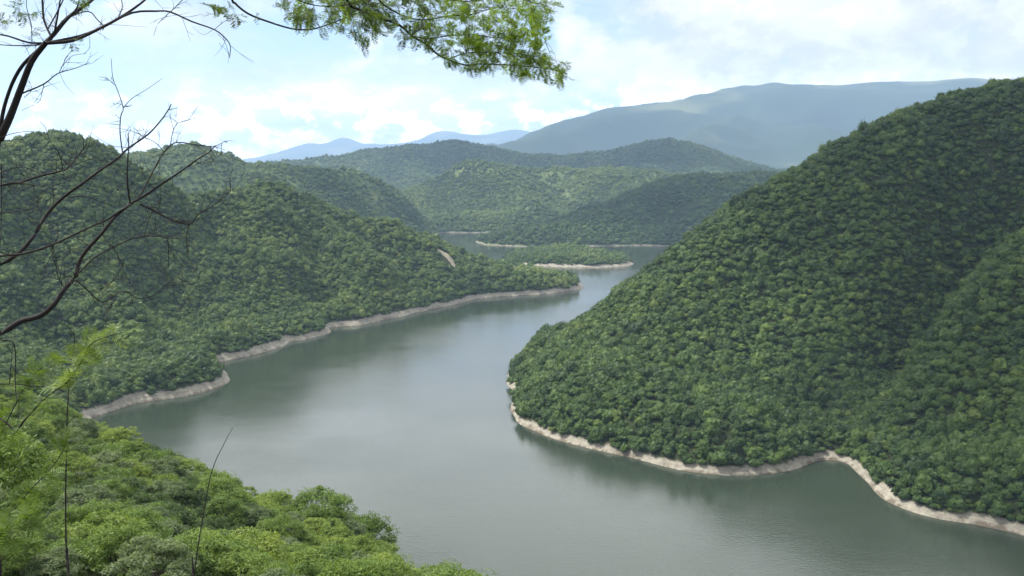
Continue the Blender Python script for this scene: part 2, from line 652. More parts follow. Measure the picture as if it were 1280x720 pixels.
# --- the big wooded hill on the right
sh_r = wpts((700, 440), (660, 452), (636, 466), (634, 480), (645, 492), (638, 512), (650, 530), (690, 548), (730, 559), (790, 572), (850, 588), (900, 594), (950, 594),
            (990, 588), (1020, 578), (1042, 574), (1060, 582), (1085, 602), (1100, 622), (1130, 637), (1180, 650), (1230, 657), (1290, 672), (1360, 690), (1450, 720))
sh_r = [flat(60, 1130, 0), flat(20, 1010, 0)] + sh_r[2:]
T = 5                                                     # px of canopy above the crest line
cr = [(655, 462, 845), (672, 449, 850), (704, 419, 858), (752, 377, 868), (800, 340, 880), (850, 302, 893), (900, 262, 905), (950, 233, 915), (1000, 205, 925), (1050, 175, 930),
      (1100, 150, 930), (1150, 129, 945), (1200, 113, 960), (1250, 102, 975), (1300, 95, 985), (1400, 80, 1000), (1550, 68, 1000)]
pts = list(shore(sh_r, 14, 9, 8.5)) + [at(a, b + T, c) for a, b, c in cr]
for a, b, c in cr[2:]:
    p = at(a, b + T, c)
    pts.append(flat(p[0] + 40, c + 120, p[2] - 22))
    pts.append(flat(p[0] + 90, c + 300, p[2] * 0.62 - 10))
# the spur right of the gully
pts += apts((1300, 285, 700), (1235, 350, 672), (1185, 410, 648), (1135, 475, 625), (1090, 540, 607), (1420, 250, 720), (1290, 480, 590), (1200, 560, 560), (1240, 420, 628))
pts += apts((1052, 548, 638), (1085, 490, 690), (1125, 425, 745), (1170, 355, 806), (1215, 303, 848), (1265, 255, 875))
gx = [W(1042, 574), at(1052, 548, 638), at(1085, 490, 690), at(1125, 425, 745), at(1170, 355, 806), at(1215, 303, 848), at(1265, 255, 875)]
right_hill = Hill(pts, (-30, 760, 430, 1300), 6.0, 28, 6.0, 0.0085, 4, (8, 60), [(gx, 36.0, 30.0), ([W(880, 590), at(900, 470, 720), at(960, 360, 800), at(1010, 290, 860)], 12.0, 40.0)], 1.6, 0.03, sky_=cr, canopy=8)
right_hill.build('hill', M_hill_near, 'large steep wooded hill filling the right side above the lake', 'hill')

# --- the hills of the left shore
sh_l = wpts((20, 548), (90, 532), (142, 513), (175, 503), (230, 496), (268, 487), (288, 477), (284, 466), (268, 455), (290, 450), (330, 441), (355, 433), (362, 427), (385, 424), (414, 416),
            (412, 409), (450, 407), (482, 400), (530, 389), (575, 380), (592, 374), (640, 370), (690, 367), (727, 362))
sh_l += [flat(112, 1545, 0), flat(85, 1600, 0), flat(30, 1680, 0), flat(-80, 1760, 0), flat(-250, 1880, 0), flat(-420, 1960, 0)]
pts = list(shore(sh_l, 12, 8, 7.0))
cl_ = [(-120, 178, 1060), (-60, 172, 1080), (0, 178, 1100), (30, 170, 1110), (62, 165, 1120), (95, 170, 1125), (125, 182, 1130), (160, 200, 1140), (200, 222, 1160), (245, 242, 1190), (280, 240, 1250),
       (305, 231, 1300), (332, 224, 1330), (360, 233, 1350), (395, 247, 1380), (430, 264, 1410), (480, 270, 1440), (520, 287, 1470), (560, 302, 1500), (600, 318, 1520), (650, 331, 1530), (690, 342, 1530), (715, 352, 1525)]
pts += [at(a, b + 5, c) for a, b, c in cl_]
for a, b, c in cl_[:-4:2]:
    p = at(a, b + 5, c)
    pts.append(flat(p[0] - 30, c + 130, p[2] * 0.75))
    pts.append(flat(p[0] - 70, c + 300, p[2] * 0.40))
# spur between the two near coves and the hollow behind it
pts += apts((160, 455, 820), (230, 440, 860), (205, 415, 900), (80, 430, 840), (20, 400, 850), (-60, 380, 850), (150, 330, 1010), (60, 300, 990), (250, 350, 1075), (300, 390, 1040))
car_l = [([W(268, 455), at(240, 420, 960), at(215, 360, 1020), at(230, 300, 1100), at(255, 250, 1170)], 44, 40),
         ([W(412, 410), at(395, 360, 1200), at(370, 300, 1280), at(350, 250, 1320)], 36, 38),
         ([W(142, 513), at(90, 440, 830), at(60, 380, 900), at(40, 300, 1000)], 36, 34),
         ([W(540, 388), at(520, 350, 1330), at(490, 305, 1390)], 18, 32)]
car_l += [(apts((330, 228, 1330), (355, 290, 1240), (385, 350, 1160), (412, 400, 1075)), -24, 30), (apts((205, 228, 1160), (240, 300, 1080), (275, 370, 1010), (300, 432, 930)), -22, 30),
          (apts((62, 170, 1120), (100, 260, 1020), (150, 350, 930), (200, 415, 870), (262, 468, 825)), -22, 30), (apts((480, 274, 1440), (505, 320, 1380), (520, 370, 1330)), -14, 28),
          (apts((-20, 190, 1090), (20, 300, 960), (60, 390, 860), (110, 470, 790)), -22, 30)]
left_hill = Hill(pts, (-900, 170, 600, 2000), 8.0, 22, 32.0, 0.0056, 9, (8, 60), car_l, 2.0, 0.02, sky_=cl_, canopy=5)
left_hill.build('hill', M_hill_left, 'wooded hills along the left shore ending in a low point', 'hill')

# --- ridge behind the left hills, running down to the narrows
sh_m = [flat(-1500, 1990, 0), flat(-1100, 2000, 0), flat(-700, 2060, 0), flat(-480, 2140, 0), flat(-330, 2320, 0), flat(-225, 2620, 0)] + wpts((546, 293), (550, 291)) + [flat(-235, 3020, 0), flat(-330, 3150, 0), flat(-500, 3300, 0)]
pts = list(shore(sh_m, 35, 20, 14, -14))
cm = [(60, 195, 2380), (130, 192, 2400), (180, 185, 2400), (215, 180, 2410), (240, 177, 2420), (265, 184, 2440), (295, 196, 2480), (330, 203, 2540), (380, 206, 2600), (430, 209, 2660), (455, 214, 2690), (480, 228, 2720),
      (505, 246, 2760), (525, 266, 2800), (540, 281, 2850)]
pts += [at(a, b + 3, c) for a, b, c in cm]
for a, b, c in cm[:-3:2]:
    p = at(a, b, c)
    pts.append(flat(p[0] - 80, c + 260, p[2] * 0.70))
    pts.append(flat(p[0] - 150, c + 600, p[2] * 0.35))
pts += [flat(-1500, 2400, 190), flat(-1500, 3400, 30), flat(-1000, 3400, 20), flat(-600, 3400, 0), flat(-1000, 2900, 70), flat(-700, 2950, 60)]
car_m = [(apts((335, 206, 2540), (400, 240, 2520), (460, 272, 2560)), -30, 55), (apts((440, 212, 2670), (480, 245, 2690), (515, 278, 2720)), -24, 45), (apts((390, 208, 2600), (440, 243, 2600), (490, 275, 2640)), 26, 45)]
mid_hill = Hill(pts, (-1500, -180, 1950, 3400), 14.0, 50, 30.0, 0.0042, 15, (14, 90), car_m, 2.0, 0.012, sky_=cm, canopy=3)
mid_hill.build('hill', M_hill_mid, 'sunlit green ridge behind the left shore sloping down to the narrows', 'hill')

# --- hill across the far bay, right of the middle
sh_2 = wpts((760, 291), (660, 294), (612, 298), (594, 302), (605, 306), (640, 308), (700, 308.5), (760, 307.5), (800, 307), (845, 308), (920, 309), (1050, 312), (1200, 316))
pts = list(shore(sh_2, 30, 15, 12, -11))
c2 = [(612, 296, 2465), (632, 290, 2490), (660, 284, 2530), (700, 270, 2580), (750, 254, 2640), (800, 234, 2690), (845, 218, 2720), (880, 213, 2740), (930, 214, 2750), (980, 213, 2760), (1060, 200, 2760), (1160, 195, 2760), (1260, 190, 2760)]
pts += [at(a, b + 3, c) for a, b, c in c2]
for a, b, c in c2[3:]:
    p = at(a, b, c)
    pts.append(flat(p[0] + 20, c + 170, p[2] * 0.7))
    pts.append(flat(p[0] + 20, c + 420, p[2] * 0.35))
bay_hill = Hill(pts, (-140, 1500, 2250, 3250), 12.0, 45, 20.0, 0.0050, 21, (12, 80), (), 2.0, 0.015, sky_=c2, canopy=3)
bay_hill.build('hill', M_hill_mid, 'low dark green hill across the far bay, right of the narrows', 'hill')

# --- front hill closing the valley: a cone with a grassy flank to its right
sh_3 = [flat(-900, 3250, 0), flat(-500, 3150, 0)] + wpts((540, 291.5), (560, 291), (600, 291), (680, 290)) + [flat(350, 3080, 0), flat(900, 3200, 0), flat(1700, 3300, 0)]
pts = list(shore(sh_3, 35, 26, 18, -14))
c3b = [(400, 262, 3250), (440, 255, 3280), (470, 250, 3320), (500, 243, 3380), (520, 232, 3420), (545, 219, 3460), (570, 206, 3500), (590, 199, 3520), (610, 203, 3520), (640, 207, 3540), (690, 209, 3560), (740, 211, 3560), (780, 208, 3540),
       (815, 213, 3500), (860, 221, 3450), (920, 226, 3450), (1000, 230, 3450), (1100, 232, 3450)]
pts += [at(a, b + 2, c) for a, b, c in c3b]
for a, b, c in c3b[1::2]:
    p = at(a, b, c)
    pts.append(flat(p[0] * 1.05, c + 240, p[2] * 0.55))
    pts.append(flat(p[0] * 1.10, c + 480, p[2] * 0.25))
pts += apts((570, 262, 3150), (620, 266, 3150), (720, 258, 3240))
car_v = [(apts((590, 201, 3520), (618, 232, 3390), (645, 262, 3240), (668, 286, 3060)), -34, 55), (apts((548, 222, 3460), (552, 245, 3300), (556, 270, 3100)), 36, 60),
         (apts((672, 216, 3520), (700, 240, 3400), (722, 268, 3250)), 34, 70), (apts((770, 212, 3540), (752, 235, 3430), (735, 255, 3330)), -30, 60)]
valley_hill = Hill(pts, (-1300, 1900, 2800, 4100), 18.0, 60, 22.0, 0.0034, 33, (20, 120), car_v, 1.5, 0.01, ztop=(150, 240), sky_=c3b, canopy=2)
valley_hill.build('hill', M_hill_mid, 'cone shaped green hill with a pale grassy flank closing the valley', 'hill')

# --- the higher ridges behind it
c3a = [(300, 206, 5000), (340, 204, 5050), (380, 200, 5100), (430, 195, 5150), (470, 187, 5200), (510, 182, 5200), (545, 178, 5200), (570, 175, 5200), (595, 180, 5200), (625, 187, 5200), (660, 192, 5200), (700, 195, 5200), (740, 191, 5150),
       (775, 186, 5100), (805, 180, 5050), (835, 173, 5000), (860, 178, 5000), (890, 190, 5000), (925, 200, 5000), (955, 208, 5000), (1000, 212, 5000), (1100, 208, 5000), (1200, 212, 5000)]
pts = [at(a, b + 1.5, c) for a, b, c in c3a]
for a, b, c in c3a[::2]:
    p = at(a, b, c)
    pts.append(flat(p[0], c + 500, p[2] * 0.65))
    pts.append(flat(p[0], c + 1000, p[2] * 0.3))
    pts.append(flat(p[0] * 0.92, c - 420, p[2] * 0.52))
    pts.append(flat(p[0] * 0.85, c - 900, 60))
car_b = [(apts((570, 176, 5200), (600, 200, 4900), (620, 215, 4600)), -36, 90), (apts((510, 184, 5200), (520, 205, 4900), (530, 225, 4600)), -26, 90), (apts((540, 180, 5200), (560, 205, 4900), (575, 225, 4600)), 36, 80),
         (apts((835, 174, 5000), (800, 196, 4750), (780, 212, 4500)), -36, 90), (apts((835, 174, 5000), (890, 200, 4750), (900, 215, 4500)), -30, 90)]
rear_hill = Hill(pts, (-1700, 2700, 4050, 6300), 28.0, 90, 40.0, 0.0022, 37, (60, 180), car_b, 2.0, 0.008, ztop=(180, 330), sky_=c3a, canopy=1.5)
rear_hill.build('hill', M_hill_mid, 'hazy blue green ridges with two rounded tops behind the cone shaped hill', 'hill')

# --- low islet-like spit in the bay
sh_i = wpts((628, 331), (660, 333), (700, 334), (750, 335), (785, 333), (793, 330), (785, 325), (760, 320), (720, 317), (680, 317), (640, 320), (624, 326), (628, 331))
pts = list(shore(sh_i, 14, 10, 5, -6)) + apts((650, 320, 2000), (680, 315, 2010), (710, 315, 2010), (740, 319, 2000), (765, 324, 1970))
islet = Hill(pts, (-80, 300, 1780, 2200), 7.0, 30, 1.5, 0.02, 41, (5, 20), (), 1.0, 0.03)
islet.build('islet', M_hill_left, 'low wooded islet with a pale bank in the far bay', 'islet')

# --- blue mountains
cb = [(520, 200, 10038), (600, 181, 10296), (640, 172, 10424), (680, 159, 10682), (700, 153, 10810), (735, 144, 10939), (765, 137, 11068), (800, 130, 11196), (830, 129, 11325), (850, 125, 11325), (880, 116, 11454),
      (920, 109, 11583), (950, 105, 11583), (985, 102, 11583), (1010, 106, 11583), (1040, 109, 11583), (1075, 104, 11583), (1110, 103, 11583), (1150, 102, 11583), (1190, 98, 11583), (1225, 99, 11583), (1260, 108, 11583), (1350, 125, 11583), (1500, 140, 11583)]
pts = apts(*[(a, b + 1, c) for a, b, c in cb])
for a, b, c in cb[::2]:
    p = at(a, b, c)
    pts.append(flat(p[0], c + 2000, p[2] * 0.5))
    pts.append(flat(p[0] * 0.86, c - 1950, 60 + p[2] * 0.42))
    pts.append(flat(p[0] * 0.70, c - 3900, 100))
pts += apts((760, 172, 9120), (1000, 165, 9280), (930, 186, 8500), (850, 180, 8730))
mountain = Hill(pts, (-2800, 8300, 6700, 13900), 70.0, 190, 700.0, 0.00055, 52, (150, 700), (), 14.0, 0.003, floor=-20, ztop=(240, 1020), sky_=cb, canopy=0)
mountain.build('mountain', M_mountain, 'long blue hazy mountain range on the horizon at right', 'mountain')
cf = [(250, 205, 27000), (330, 196, 27000), (355, 189, 27000), (375, 182, 27000), (390, 179, 27000), (405, 181, 27000), (418, 175, 27000), (430, 171, 27000), (445, 176, 27000), (470, 181, 27000), (500, 180, 27000), (520, 177, 27000), (538, 167, 27000),
      (555, 163, 27000), (572, 165, 27000), (590, 169, 27000), (620, 166, 27000), (648, 162, 27000), (664, 165, 27000), (700, 172, 27000), (800, 180, 27000), (950, 190, 27000)]
pts = apts(*cf)
for a, b, c in cf[::2]:
    p = at(a, b, c)
    pts.append(flat(p[0], c + 4000, p[2] * 0.5))
    pts.append(flat(p[0], c - 4000, p[2] * 0.45))
    pts.append(flat(p[0], c - 8000, 60))
far_mountain = Hill(pts, (-10500, 8000, 18500, 32000), 180.0, 420, 250.0, 0.0004, 61, (150, 700), (), 25.0, 0.002, floor=-20, ztop=(300, 900), sky_=cf, canopy=0)
far_mountain.build('mountain', M_mountain, 'pale faint blue peaks farthest away under the clouds', 'mountain')

# --- the slope the viewpoint stands on
cn = [(660, 862, 112), (620, 812, 122), (560, 748, 138), (480, 688, 160), (400, 662, 186), (330, 632, 215), (250, 610, 245), (210, 590, 268), (170, 572, 295), (110, 545, 330), (60, 522, 360), (0, 512, 390), (-80, 505, 400)]
pts = [at(a, b, c) - np.array([0, 0, 5.0]) for a, b, c in cn]
pts += [flat(0, 0, 173.2), flat(-3, 3.5, 171.8), flat(4, 3, 171.4), flat(0, 10, 168.6), flat(0, -8, 176), flat(0, 20, 164), flat(-12, 10, 170.4), flat(14, 10, 167.5), flat(0, -40, 188), flat(-60, -30, 192), flat(60, -30, 180),
        flat(0, 30, 159.5), flat(-25, 30, 161), flat(25, 30, 156)]
pts += apts((300, 760, 70), (120, 750, 66), (0, 740, 66), (450, 780, 75), (200, 690, 110), (60, 660, 110), (330, 700, 125), (80, 610, 180), (200, 640, 170), (0, 590, 200), (-100, 600, 180))
for a, b, c in cn:
    p = at(a, b, c)
    pts.append(flat(p[0] * 1.05 + 12, c + 55, max(p[2] - 52, 2)))
    pts.append(flat(p[0] * 1.05 + 28, c + 120, max(p[2] - 125, -30)))
pts += [flat(90, 60, 120), flat(120, 20, 130), flat(200, 0, 80), flat(260, 60, 5), flat(120, 150, 25), flat(-260, 60, 185), flat(-330, 250, 150), flat(-360, 400, 110), flat(-300, 520, 30), flat(-380, 640, 60), flat(-200, 560, -10)]
near_slope = Hill(pts, (-380, 280, -80, 640), 5.0, 14, 1.2, 0.02, 71, (20, 60), (), 1.0, 0.05)
near_slope.build('slope', M_hill_near, 'steep wooded slope just below the viewpoint at lower left', 'slope')


# --- lake, its bed, and the air
def sheet(name, x0, x1, y0, y1, z, mat, label, cat):
    me = mesh_np(name, [(x0, y0, z), (x1, y0, z), (x1, y1, z), (x0, y1, z)], [(0, 1, 2, 3)], mat)
    return tag(link(name, me), label, cat, None, 'structure')


sheet('water', -3000, 3500, -300, 4200, 0.0, M_water, 'calm grey green lake water winding between the hills', 'lake')
sheet('ground', -34000, 34000, -2500, 32400, -30.0, M_rock, 'ground lying under and beyond the lake', 'ground')


# ------------------------------------------------------------------ woods (far trees as masses)
def lumpy_crown(name, mat, seed, flatness=0.72, nleaf=260):
    """a small tree crown about 1 m across (scaled per tree): billowed mass with loose leaf sprays"""
    r = np.random.default_rng(seed)
    import bmesh
    bm = bmesh.new()
    bmesh.ops.create_icosphere(bm, subdivisions=3, radius=0.5)
    V = np.array([v.co[:] for v in bm.verts])
    F = np.array([[v.index for v in f.verts] for f in bm.faces])
    bm.free()
    u = V / np.linalg.norm(V, axis=1, keepdims=True)
    nl = int(r.integers(6, 17))
    L = r.normal(size=(nl, 3))
    L[:, 2] = np.abs(L[:, 2]) * 0.8
    L /= np.linalg.norm(L, axis=1, keepdims=True)
    k = (u @ L.T)
    bump = np.max(np.exp((k - 1) * 9) * r.uniform(.6, 1.2, nl), axis=1)
    rad = 0.28 + 0.22 * bump + r.normal(0, 0.03, len(V))
    V = u * rad[:, None]
    V[:, 2] = np.where(V[:, 2] < 0, V[:, 2] * 0.5, V[:, 2]) * flatness
    vs, fs = [V], [np.column_stack([F, F[:, 2]])]
    base = len(V)
    d = r.normal(size=(nleaf, 3))
    d[:, 2] = np.abs(d[:, 2]) * 0.8 - 0.15
    d /= np.linalg.norm(d, axis=1, keepdims=True)
    kk = np.max(np.exp(((d @ L.T) - 1) * 9), axis=1)
    c = d * (0.34 + 0.22 * kk)[:, None] * r.uniform(.85, 1.1, (nleaf, 1))
    c[:, 2] *= flatness
    n = d + r.normal(0, .55, (nleaf, 3))
    n /= np.linalg.norm(n, axis=1, keepdims=True)
    a = np.cross(n, r.normal(size=(nleaf, 3)))
    a /= np.linalg.norm(a, axis=1, keepdims=True)
    b = np.cross(n, a)
    s = r.uniform(.025, .055, (nleaf, 1))
    q = np.stack([c + a * s, c + b * s * .7, c - a * s, c - b * s * .7], 1).reshape(-1, 3)
    vs.append(q)
    fq = base + np.arange(nleaf * 4).reshape(-1, 4)
    tri = F
    me = bpy.data.meshes.new(name)
    allv = np.vstack(vs)
    me.from_pydata(allv.tolist(), [], [list(map(int, x)) for x in tri] + [list(map(int, x)) for x in fq])
    me.materials.append(mat)
    return me


crown_kinds = []
wood_col = bpy.data.collections.new('wood_crowns')
for i in range(10):
    me = lumpy_crown('wood_crown', M_forest, 100 + i, [1.0, 1.1, 0.9, 1.05, 1.35, 0.95, 1.0, 0.8, 1.2, 1.1][i])
    o = bpy.data.objects.new('wood_crown', me)
    wood_col.objects.link(o)


def wood_nodes(wood_col):
    g = bpy.data.node_groups.new('wood', 'GeometryNodeTree')
    g.interface.new_socket('Geometry', in_out='INPUT', socket_type='NodeSocketGeometry')
    g.interface.new_socket('Geometry', in_out='OUTPUT', socket_type='NodeSocketGeometry')
    gi = g.nodes.new('NodeGroupInput')
    go = g.nodes.new('NodeGroupOutput')
    ci = g.nodes.new('GeometryNodeCollectionInfo')
    ci.inputs['Collection'].default_value = wood_col
    ci.inputs['Separate Children'].default_value = True
    ci.inputs['Reset Children'].default_value = True
    ip = g.nodes.new('GeometryNodeInstanceOnPoints')
    ip.inputs['Pick Instance'].default_value = True

    def attr(nm, ty):
        a = g.nodes.new('GeometryNodeInputNamedAttribute')
        a.data_type = ty
        a.inputs['Name'].default_value = nm
        return a.outputs['Attribute']
    g.links.new(gi.outputs[0], ip.inputs['Points'])
    g.links.new(ci.outputs[0], ip.inputs['Instance'])
    g.links.new(attr('variant', 'INT'), ip.inputs['Instance Index'])
    g.links.new(attr('turn', 'FLOAT_VECTOR'), ip.inputs['Rotation'])
    g.links.new(attr('size', 'FLOAT_VECTOR'), ip.inputs['Scale'])
    g.links.new(ip.outputs[0], go.inputs[0])
    return g


WOOD = wood_nodes(wood_col)


def forest(Q, label, seed, size=1.35, tint0=0.42, tints=0.17, patch=0.004, lift=0.22, patch_amp=0.28, nodes=None, kinds=10, hook=None):
    """Q: x, y, z, spacing"""
    r = np.random.default_rng(seed)
    n = len(Q)
    s = Q[:, 3] * size * np.clip(np.exp(r.normal(-0.06, 0.38, n)), 0.45, 2.2)
    hgt = s * r.uniform(.85, 1.25, n)
    co = np.column_stack([Q[:, 0], Q[:, 1], Q[:, 2] + hgt * lift])
    me = bpy.data.meshes.new('forest')
    me.vertices.add(n)
    me.vertices.foreach_set('co', co.astype(np.float32).ravel())

    def add(nm, ty, arr, key):
        a = me.attributes.new(nm, ty, 'POINT')
        a.data.foreach_set(key, arr.ravel())
    if hook is not None:
        tint0 = tint0 + hook(Q[:, 0], Q[:, 1])
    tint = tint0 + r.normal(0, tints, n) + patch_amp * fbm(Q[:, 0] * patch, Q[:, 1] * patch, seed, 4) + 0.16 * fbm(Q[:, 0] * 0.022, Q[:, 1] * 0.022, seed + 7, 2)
    add('variant', 'INT', r.integers(0, kinds, n).astype(np.int32), 'value')
    add('turn', 'FLOAT_VECTOR', np.column_stack([r.normal(0, .1, n), r.normal(0, .1, n), r.uniform(0, 6.28, n)]).astype(np.float32), 'vector')
    add('size', 'FLOAT_VECTOR', np.column_stack([s, s, hgt]).astype(np.float32), 'vector')
    add('tint', 'FLOAT', np.clip(tint, 0, 1).astype(np.float32), 'value')
    o = link('forest', me)
    tag(o, label, 'forest', None, 'stuff')
    mo = o.modifiers.new('wood', 'NODES')
    mo.node_group = nodes or WOOD
    return o


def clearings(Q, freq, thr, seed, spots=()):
    """grassy openings: thin the trees out over pasture, or where a slope is coloured as sunlit"""
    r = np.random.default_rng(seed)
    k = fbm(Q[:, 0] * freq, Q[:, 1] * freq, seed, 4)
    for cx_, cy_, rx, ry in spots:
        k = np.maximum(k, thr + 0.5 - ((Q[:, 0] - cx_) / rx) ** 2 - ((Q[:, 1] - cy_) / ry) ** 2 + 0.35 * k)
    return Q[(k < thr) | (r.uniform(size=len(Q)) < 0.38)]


forest(right_hill.scatter(lambda d: 3.8, 3.3, 3), 'dense dark green forest covering the steep hill at right', 1, 1.50, 0.40, 0.20)
# a bare stony patch among the trees near the left point
_c = next(p for p in (at(560, 321, d) for d in range(1250, 1600, 3)) if left_hill.height(p[:1], p[1:2])[0] >= p[2])
BARE = (_c[0], _c[1], 13.0, 12.0)
_gx, _gy = np.meshgrid(np.linspace(-1.2, 1.2, 15), np.linspace(-1.2, 1.2, 15))
_X, _Y = BARE[0] + _gx * BARE[2], BARE[1] + _gy * BARE[3]
_Z = left_hill.height(_X.ravel(), _Y.ravel()) + 0.5 + 0.4 * fbm(_X.ravel() * .15, _Y.ravel() * .15, 5, 3)
_i = np.arange(225).reshape(15, 15)
_F = np.stack([_i[:-1, :-1], _i[:-1, 1:], _i[1:, 1:], _i[1:, :-1]], -1).reshape(-1, 4)
_r = (np.hypot(_gx, _gy) * (1 + .25 * np.sin(3 * np.arctan2(_gy, _gx) + 1))).ravel()
_F = _F[(_r[_F] < 1.05).all(1)]
M_bare = hill_mat('bare_stony_soil', (0.24, 0.21, 0.155), (0.34, 0.30, 0.23), -60)
tag(link('bare_ground', mesh_np('bare_ground', np.column_stack([_X.ravel(), _Y.ravel(), _Z]), _F, M_bare, True)), 'small pale bare patch of stony soil among the trees above the left point', 'bare ground', None, 'structure')


def without_bare(Q):
    k = ((Q[:, 0] - BARE[0]) / BARE[2]) ** 2 + ((Q[:, 1] - BARE[1]) / BARE[3]) ** 2
    return Q[(k > 1.1) & ~((np.abs(Q[:, 0] - BARE[0]) < 12) & (Q[:, 1] < BARE[1]) & (Q[:, 1] > BARE[1] - 28))]


forest(without_bare(left_hill.scatter(lambda d: max(3.5, d * 0.0032), 5.2, 4)), 'dense green forest covering the hills of the left shore', 2, 1.48, 0.52, 0.20, hook=lambda x, y: 0.28 * np.exp(-((x - 40) ** 2 + (y - 1500) ** 2) / 260.0 ** 2))
forest(clearings(mid_hill.scatter(lambda d: 5.4, 3, 5), 0.0030, 0.22, 5, [(*at(450, 235, 2660)[:2], 110, 150), (*at(235, 225, 2300)[:2], 120, 110)]), 'forest on the sunlit ridge behind the left shore', 3, 1.35, 0.78, 0.15, 0.0022, patch_amp=0.5)  # raised tint and thinned trees paint the ridge's sunlit look into its colour
forest(bay_hill.scatter(lambda d: 5.4, 2.8, 6), 'forest on the low hill across the far bay', 4, 1.4, 0.30)
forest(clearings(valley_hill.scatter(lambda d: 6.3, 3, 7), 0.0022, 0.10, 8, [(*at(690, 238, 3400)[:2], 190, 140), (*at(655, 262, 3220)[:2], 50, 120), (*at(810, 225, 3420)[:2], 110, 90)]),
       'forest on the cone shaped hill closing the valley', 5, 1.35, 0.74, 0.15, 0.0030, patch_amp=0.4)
forest(clearings(rear_hill.scatter(lambda d: 8.5, 20, 9), 0.0018, 0.35, 9), 'forest on the hazy ridges behind the cone shaped hill', 10, 1.3, 0.48, 0.15, 0.0018, patch_amp=0.4)
forest(islet.scatter(lambda d: 4.8, 4.0, 8), 'low trees covering the islet in the far bay', 6, 1.35, 0.5)


# ------------------------------------------------------------------ trees of the near slope, one by one
def near_tree_meshes(kind, seed, nclump=62, per=140):
    """crown and trunk of a small tropical tree, crown about 6.5 m wide, standing on z=0"""
    r = np.random.default_rng(seed)
    Ht = r.uniform(5.2, 7.0)
    Rd = r.uniform(2.7, 3.6)
    layered = kind in ('bright', 'grey')
    cs = []
    while len(cs) < nclump:
        p = r.uniform(-1, 1, 3)
        q = p[0] ** 2 + p[1] ** 2
        if q > 1:
            continue
        top = math.sqrt(1 - q * 0.85)
        z = top * (1 - abs(r.normal(0, .28)))
        if z < 0.15:
            continue
        cs.append((p[0] * Rd, p[1] * Rd, Ht * 0.42 + z * Ht * 0.56, r.uniform(.35, 0.95)))
    cs = np.array(cs)
    Vs = []
    for cx_, cy_, cz_, cr_ in cs:
        d = r.normal(size=(per, 3))
        d /= np.linalg.norm(d, axis=1, keepdims=True)
        rad = cr_ * r.uniform(.35, 1.0, (per, 1)) ** 0.6
        c = d * rad * np.array([1.15, 1.15, 0.42 if layered else 0.62]) + np.array([cx_, cy_, cz_])
        n = d * 0.6 + np.array([0, 0, 0.8]) + r.normal(0, .60, (per, 3))
        n /= np.linalg.norm(n, axis=1, keepdims=True)
        a = np.cross(n, r.normal(size=(per, 3)))
        a /= np.linalg.norm(a, axis=1, keepdims=True)
        b = np.cross(n, a)
        s = r.uniform(.055, .125, (per, 1))
        Vs.append(np.stack([c + a * s * 1.9, c + b * s * .45, c - a * s * 1.9, c - b * s * .45], 1).reshape(-1, 3))
    V = np.vstack(Vs)
    crown = mesh_np('crown', V, np.arange(len(V)).reshape(-1, 4), CROWNS[kind])
    tubes = [([(0, 0, -1.2), (r.normal(0, .12), r.normal(0, .12), Ht * .25), (r.normal(0, .2), r.normal(0, .2), Ht * .5)], .15, .09)]
    e = tubes[0][0][-1]
    for c in cs[:9]:
        m_ = ((e[0] + c[0]) / 2 + r.normal(0, .2), (e[1] + c[1]) / 2 + r.normal(0, .2), (e[2] + c[2]) / 2 + .15)
        tubes.append(([e, m_, tuple(c[:3])], .075, .025))
    trunk = tube_mesh('trunk', tubes, M_bark, 6)
    return crown, trunk


def tube_verts(P, r0, r1, sides=6, taper=1.0):
    P = np.asarray(P, float)
    if len(P) > 2:                                         # round the traced corners
        t = np.arange(len(P))
        q = np.linspace(0, len(P) - 1, (len(P) - 1) * 3 + 1)
        out = []
        for k in range(3):
            y = P[:, k]
            m = np.gradient(y)
            i = np.clip(np.floor(q).astype(int), 0, len(P) - 2)
            u = q - i
            out.append((2 * u ** 3 - 3 * u ** 2 + 1) * y[i] + (u ** 3 - 2 * u ** 2 + u) * m[i] + (-2 * u ** 3 + 3 * u ** 2) * y[i + 1] + (u ** 3 - u ** 2) * m[i + 1])
        P = np.stack(out, 1)
    n = len(P)
    T_ = np.gradient(P, axis=0)
    T_ /= np.linalg.norm(T_, axis=1, keepdims=True) + 1e-9
    ref = np.array([0.31, 0.55, 0.77])
    A = np.cross(T_, ref)
    A /= np.linalg.norm(A, axis=1, keepdims=True) + 1e-9
    B = np.cross(T_, A)
    rr = r0 + (r1 - r0) * np.linspace(0, 1, n) ** taper
    an = np.linspace(0, 2 * math.pi, sides, endpoint=False)
    V = (P[:, None, :] + rr[:, None, None] * (np.cos(an)[None, :, None] * A[:, None, :] + np.sin(an)[None, :, None] * B[:, None, :])).reshape(-1, 3)
    i = np.arange(n - 1)[:, None] * sides
    j = np.arange(sides)[None, :]
    F = np.stack([i + j, i + (j + 1) % sides, i + sides + (j + 1) % sides, i + sides + j], -1).reshape(-1, 4)
    return V, F


def tube_mesh(name, tubes, mat, sides=6):
    Vs, Fs, b = [], [], 0
    for P, r0, r1 in tubes:
        if mat is M_bark_dark:
            r0, r1 = r0 * .70, r1 * .72
        V, F = tube_verts(P, r0, r1, sides)
        Vs.append(V)
        Fs.append(F + b)
        b += len(V)
    return mesh_np(name, np.vstack(Vs), np.vstack(Fs), mat, True)


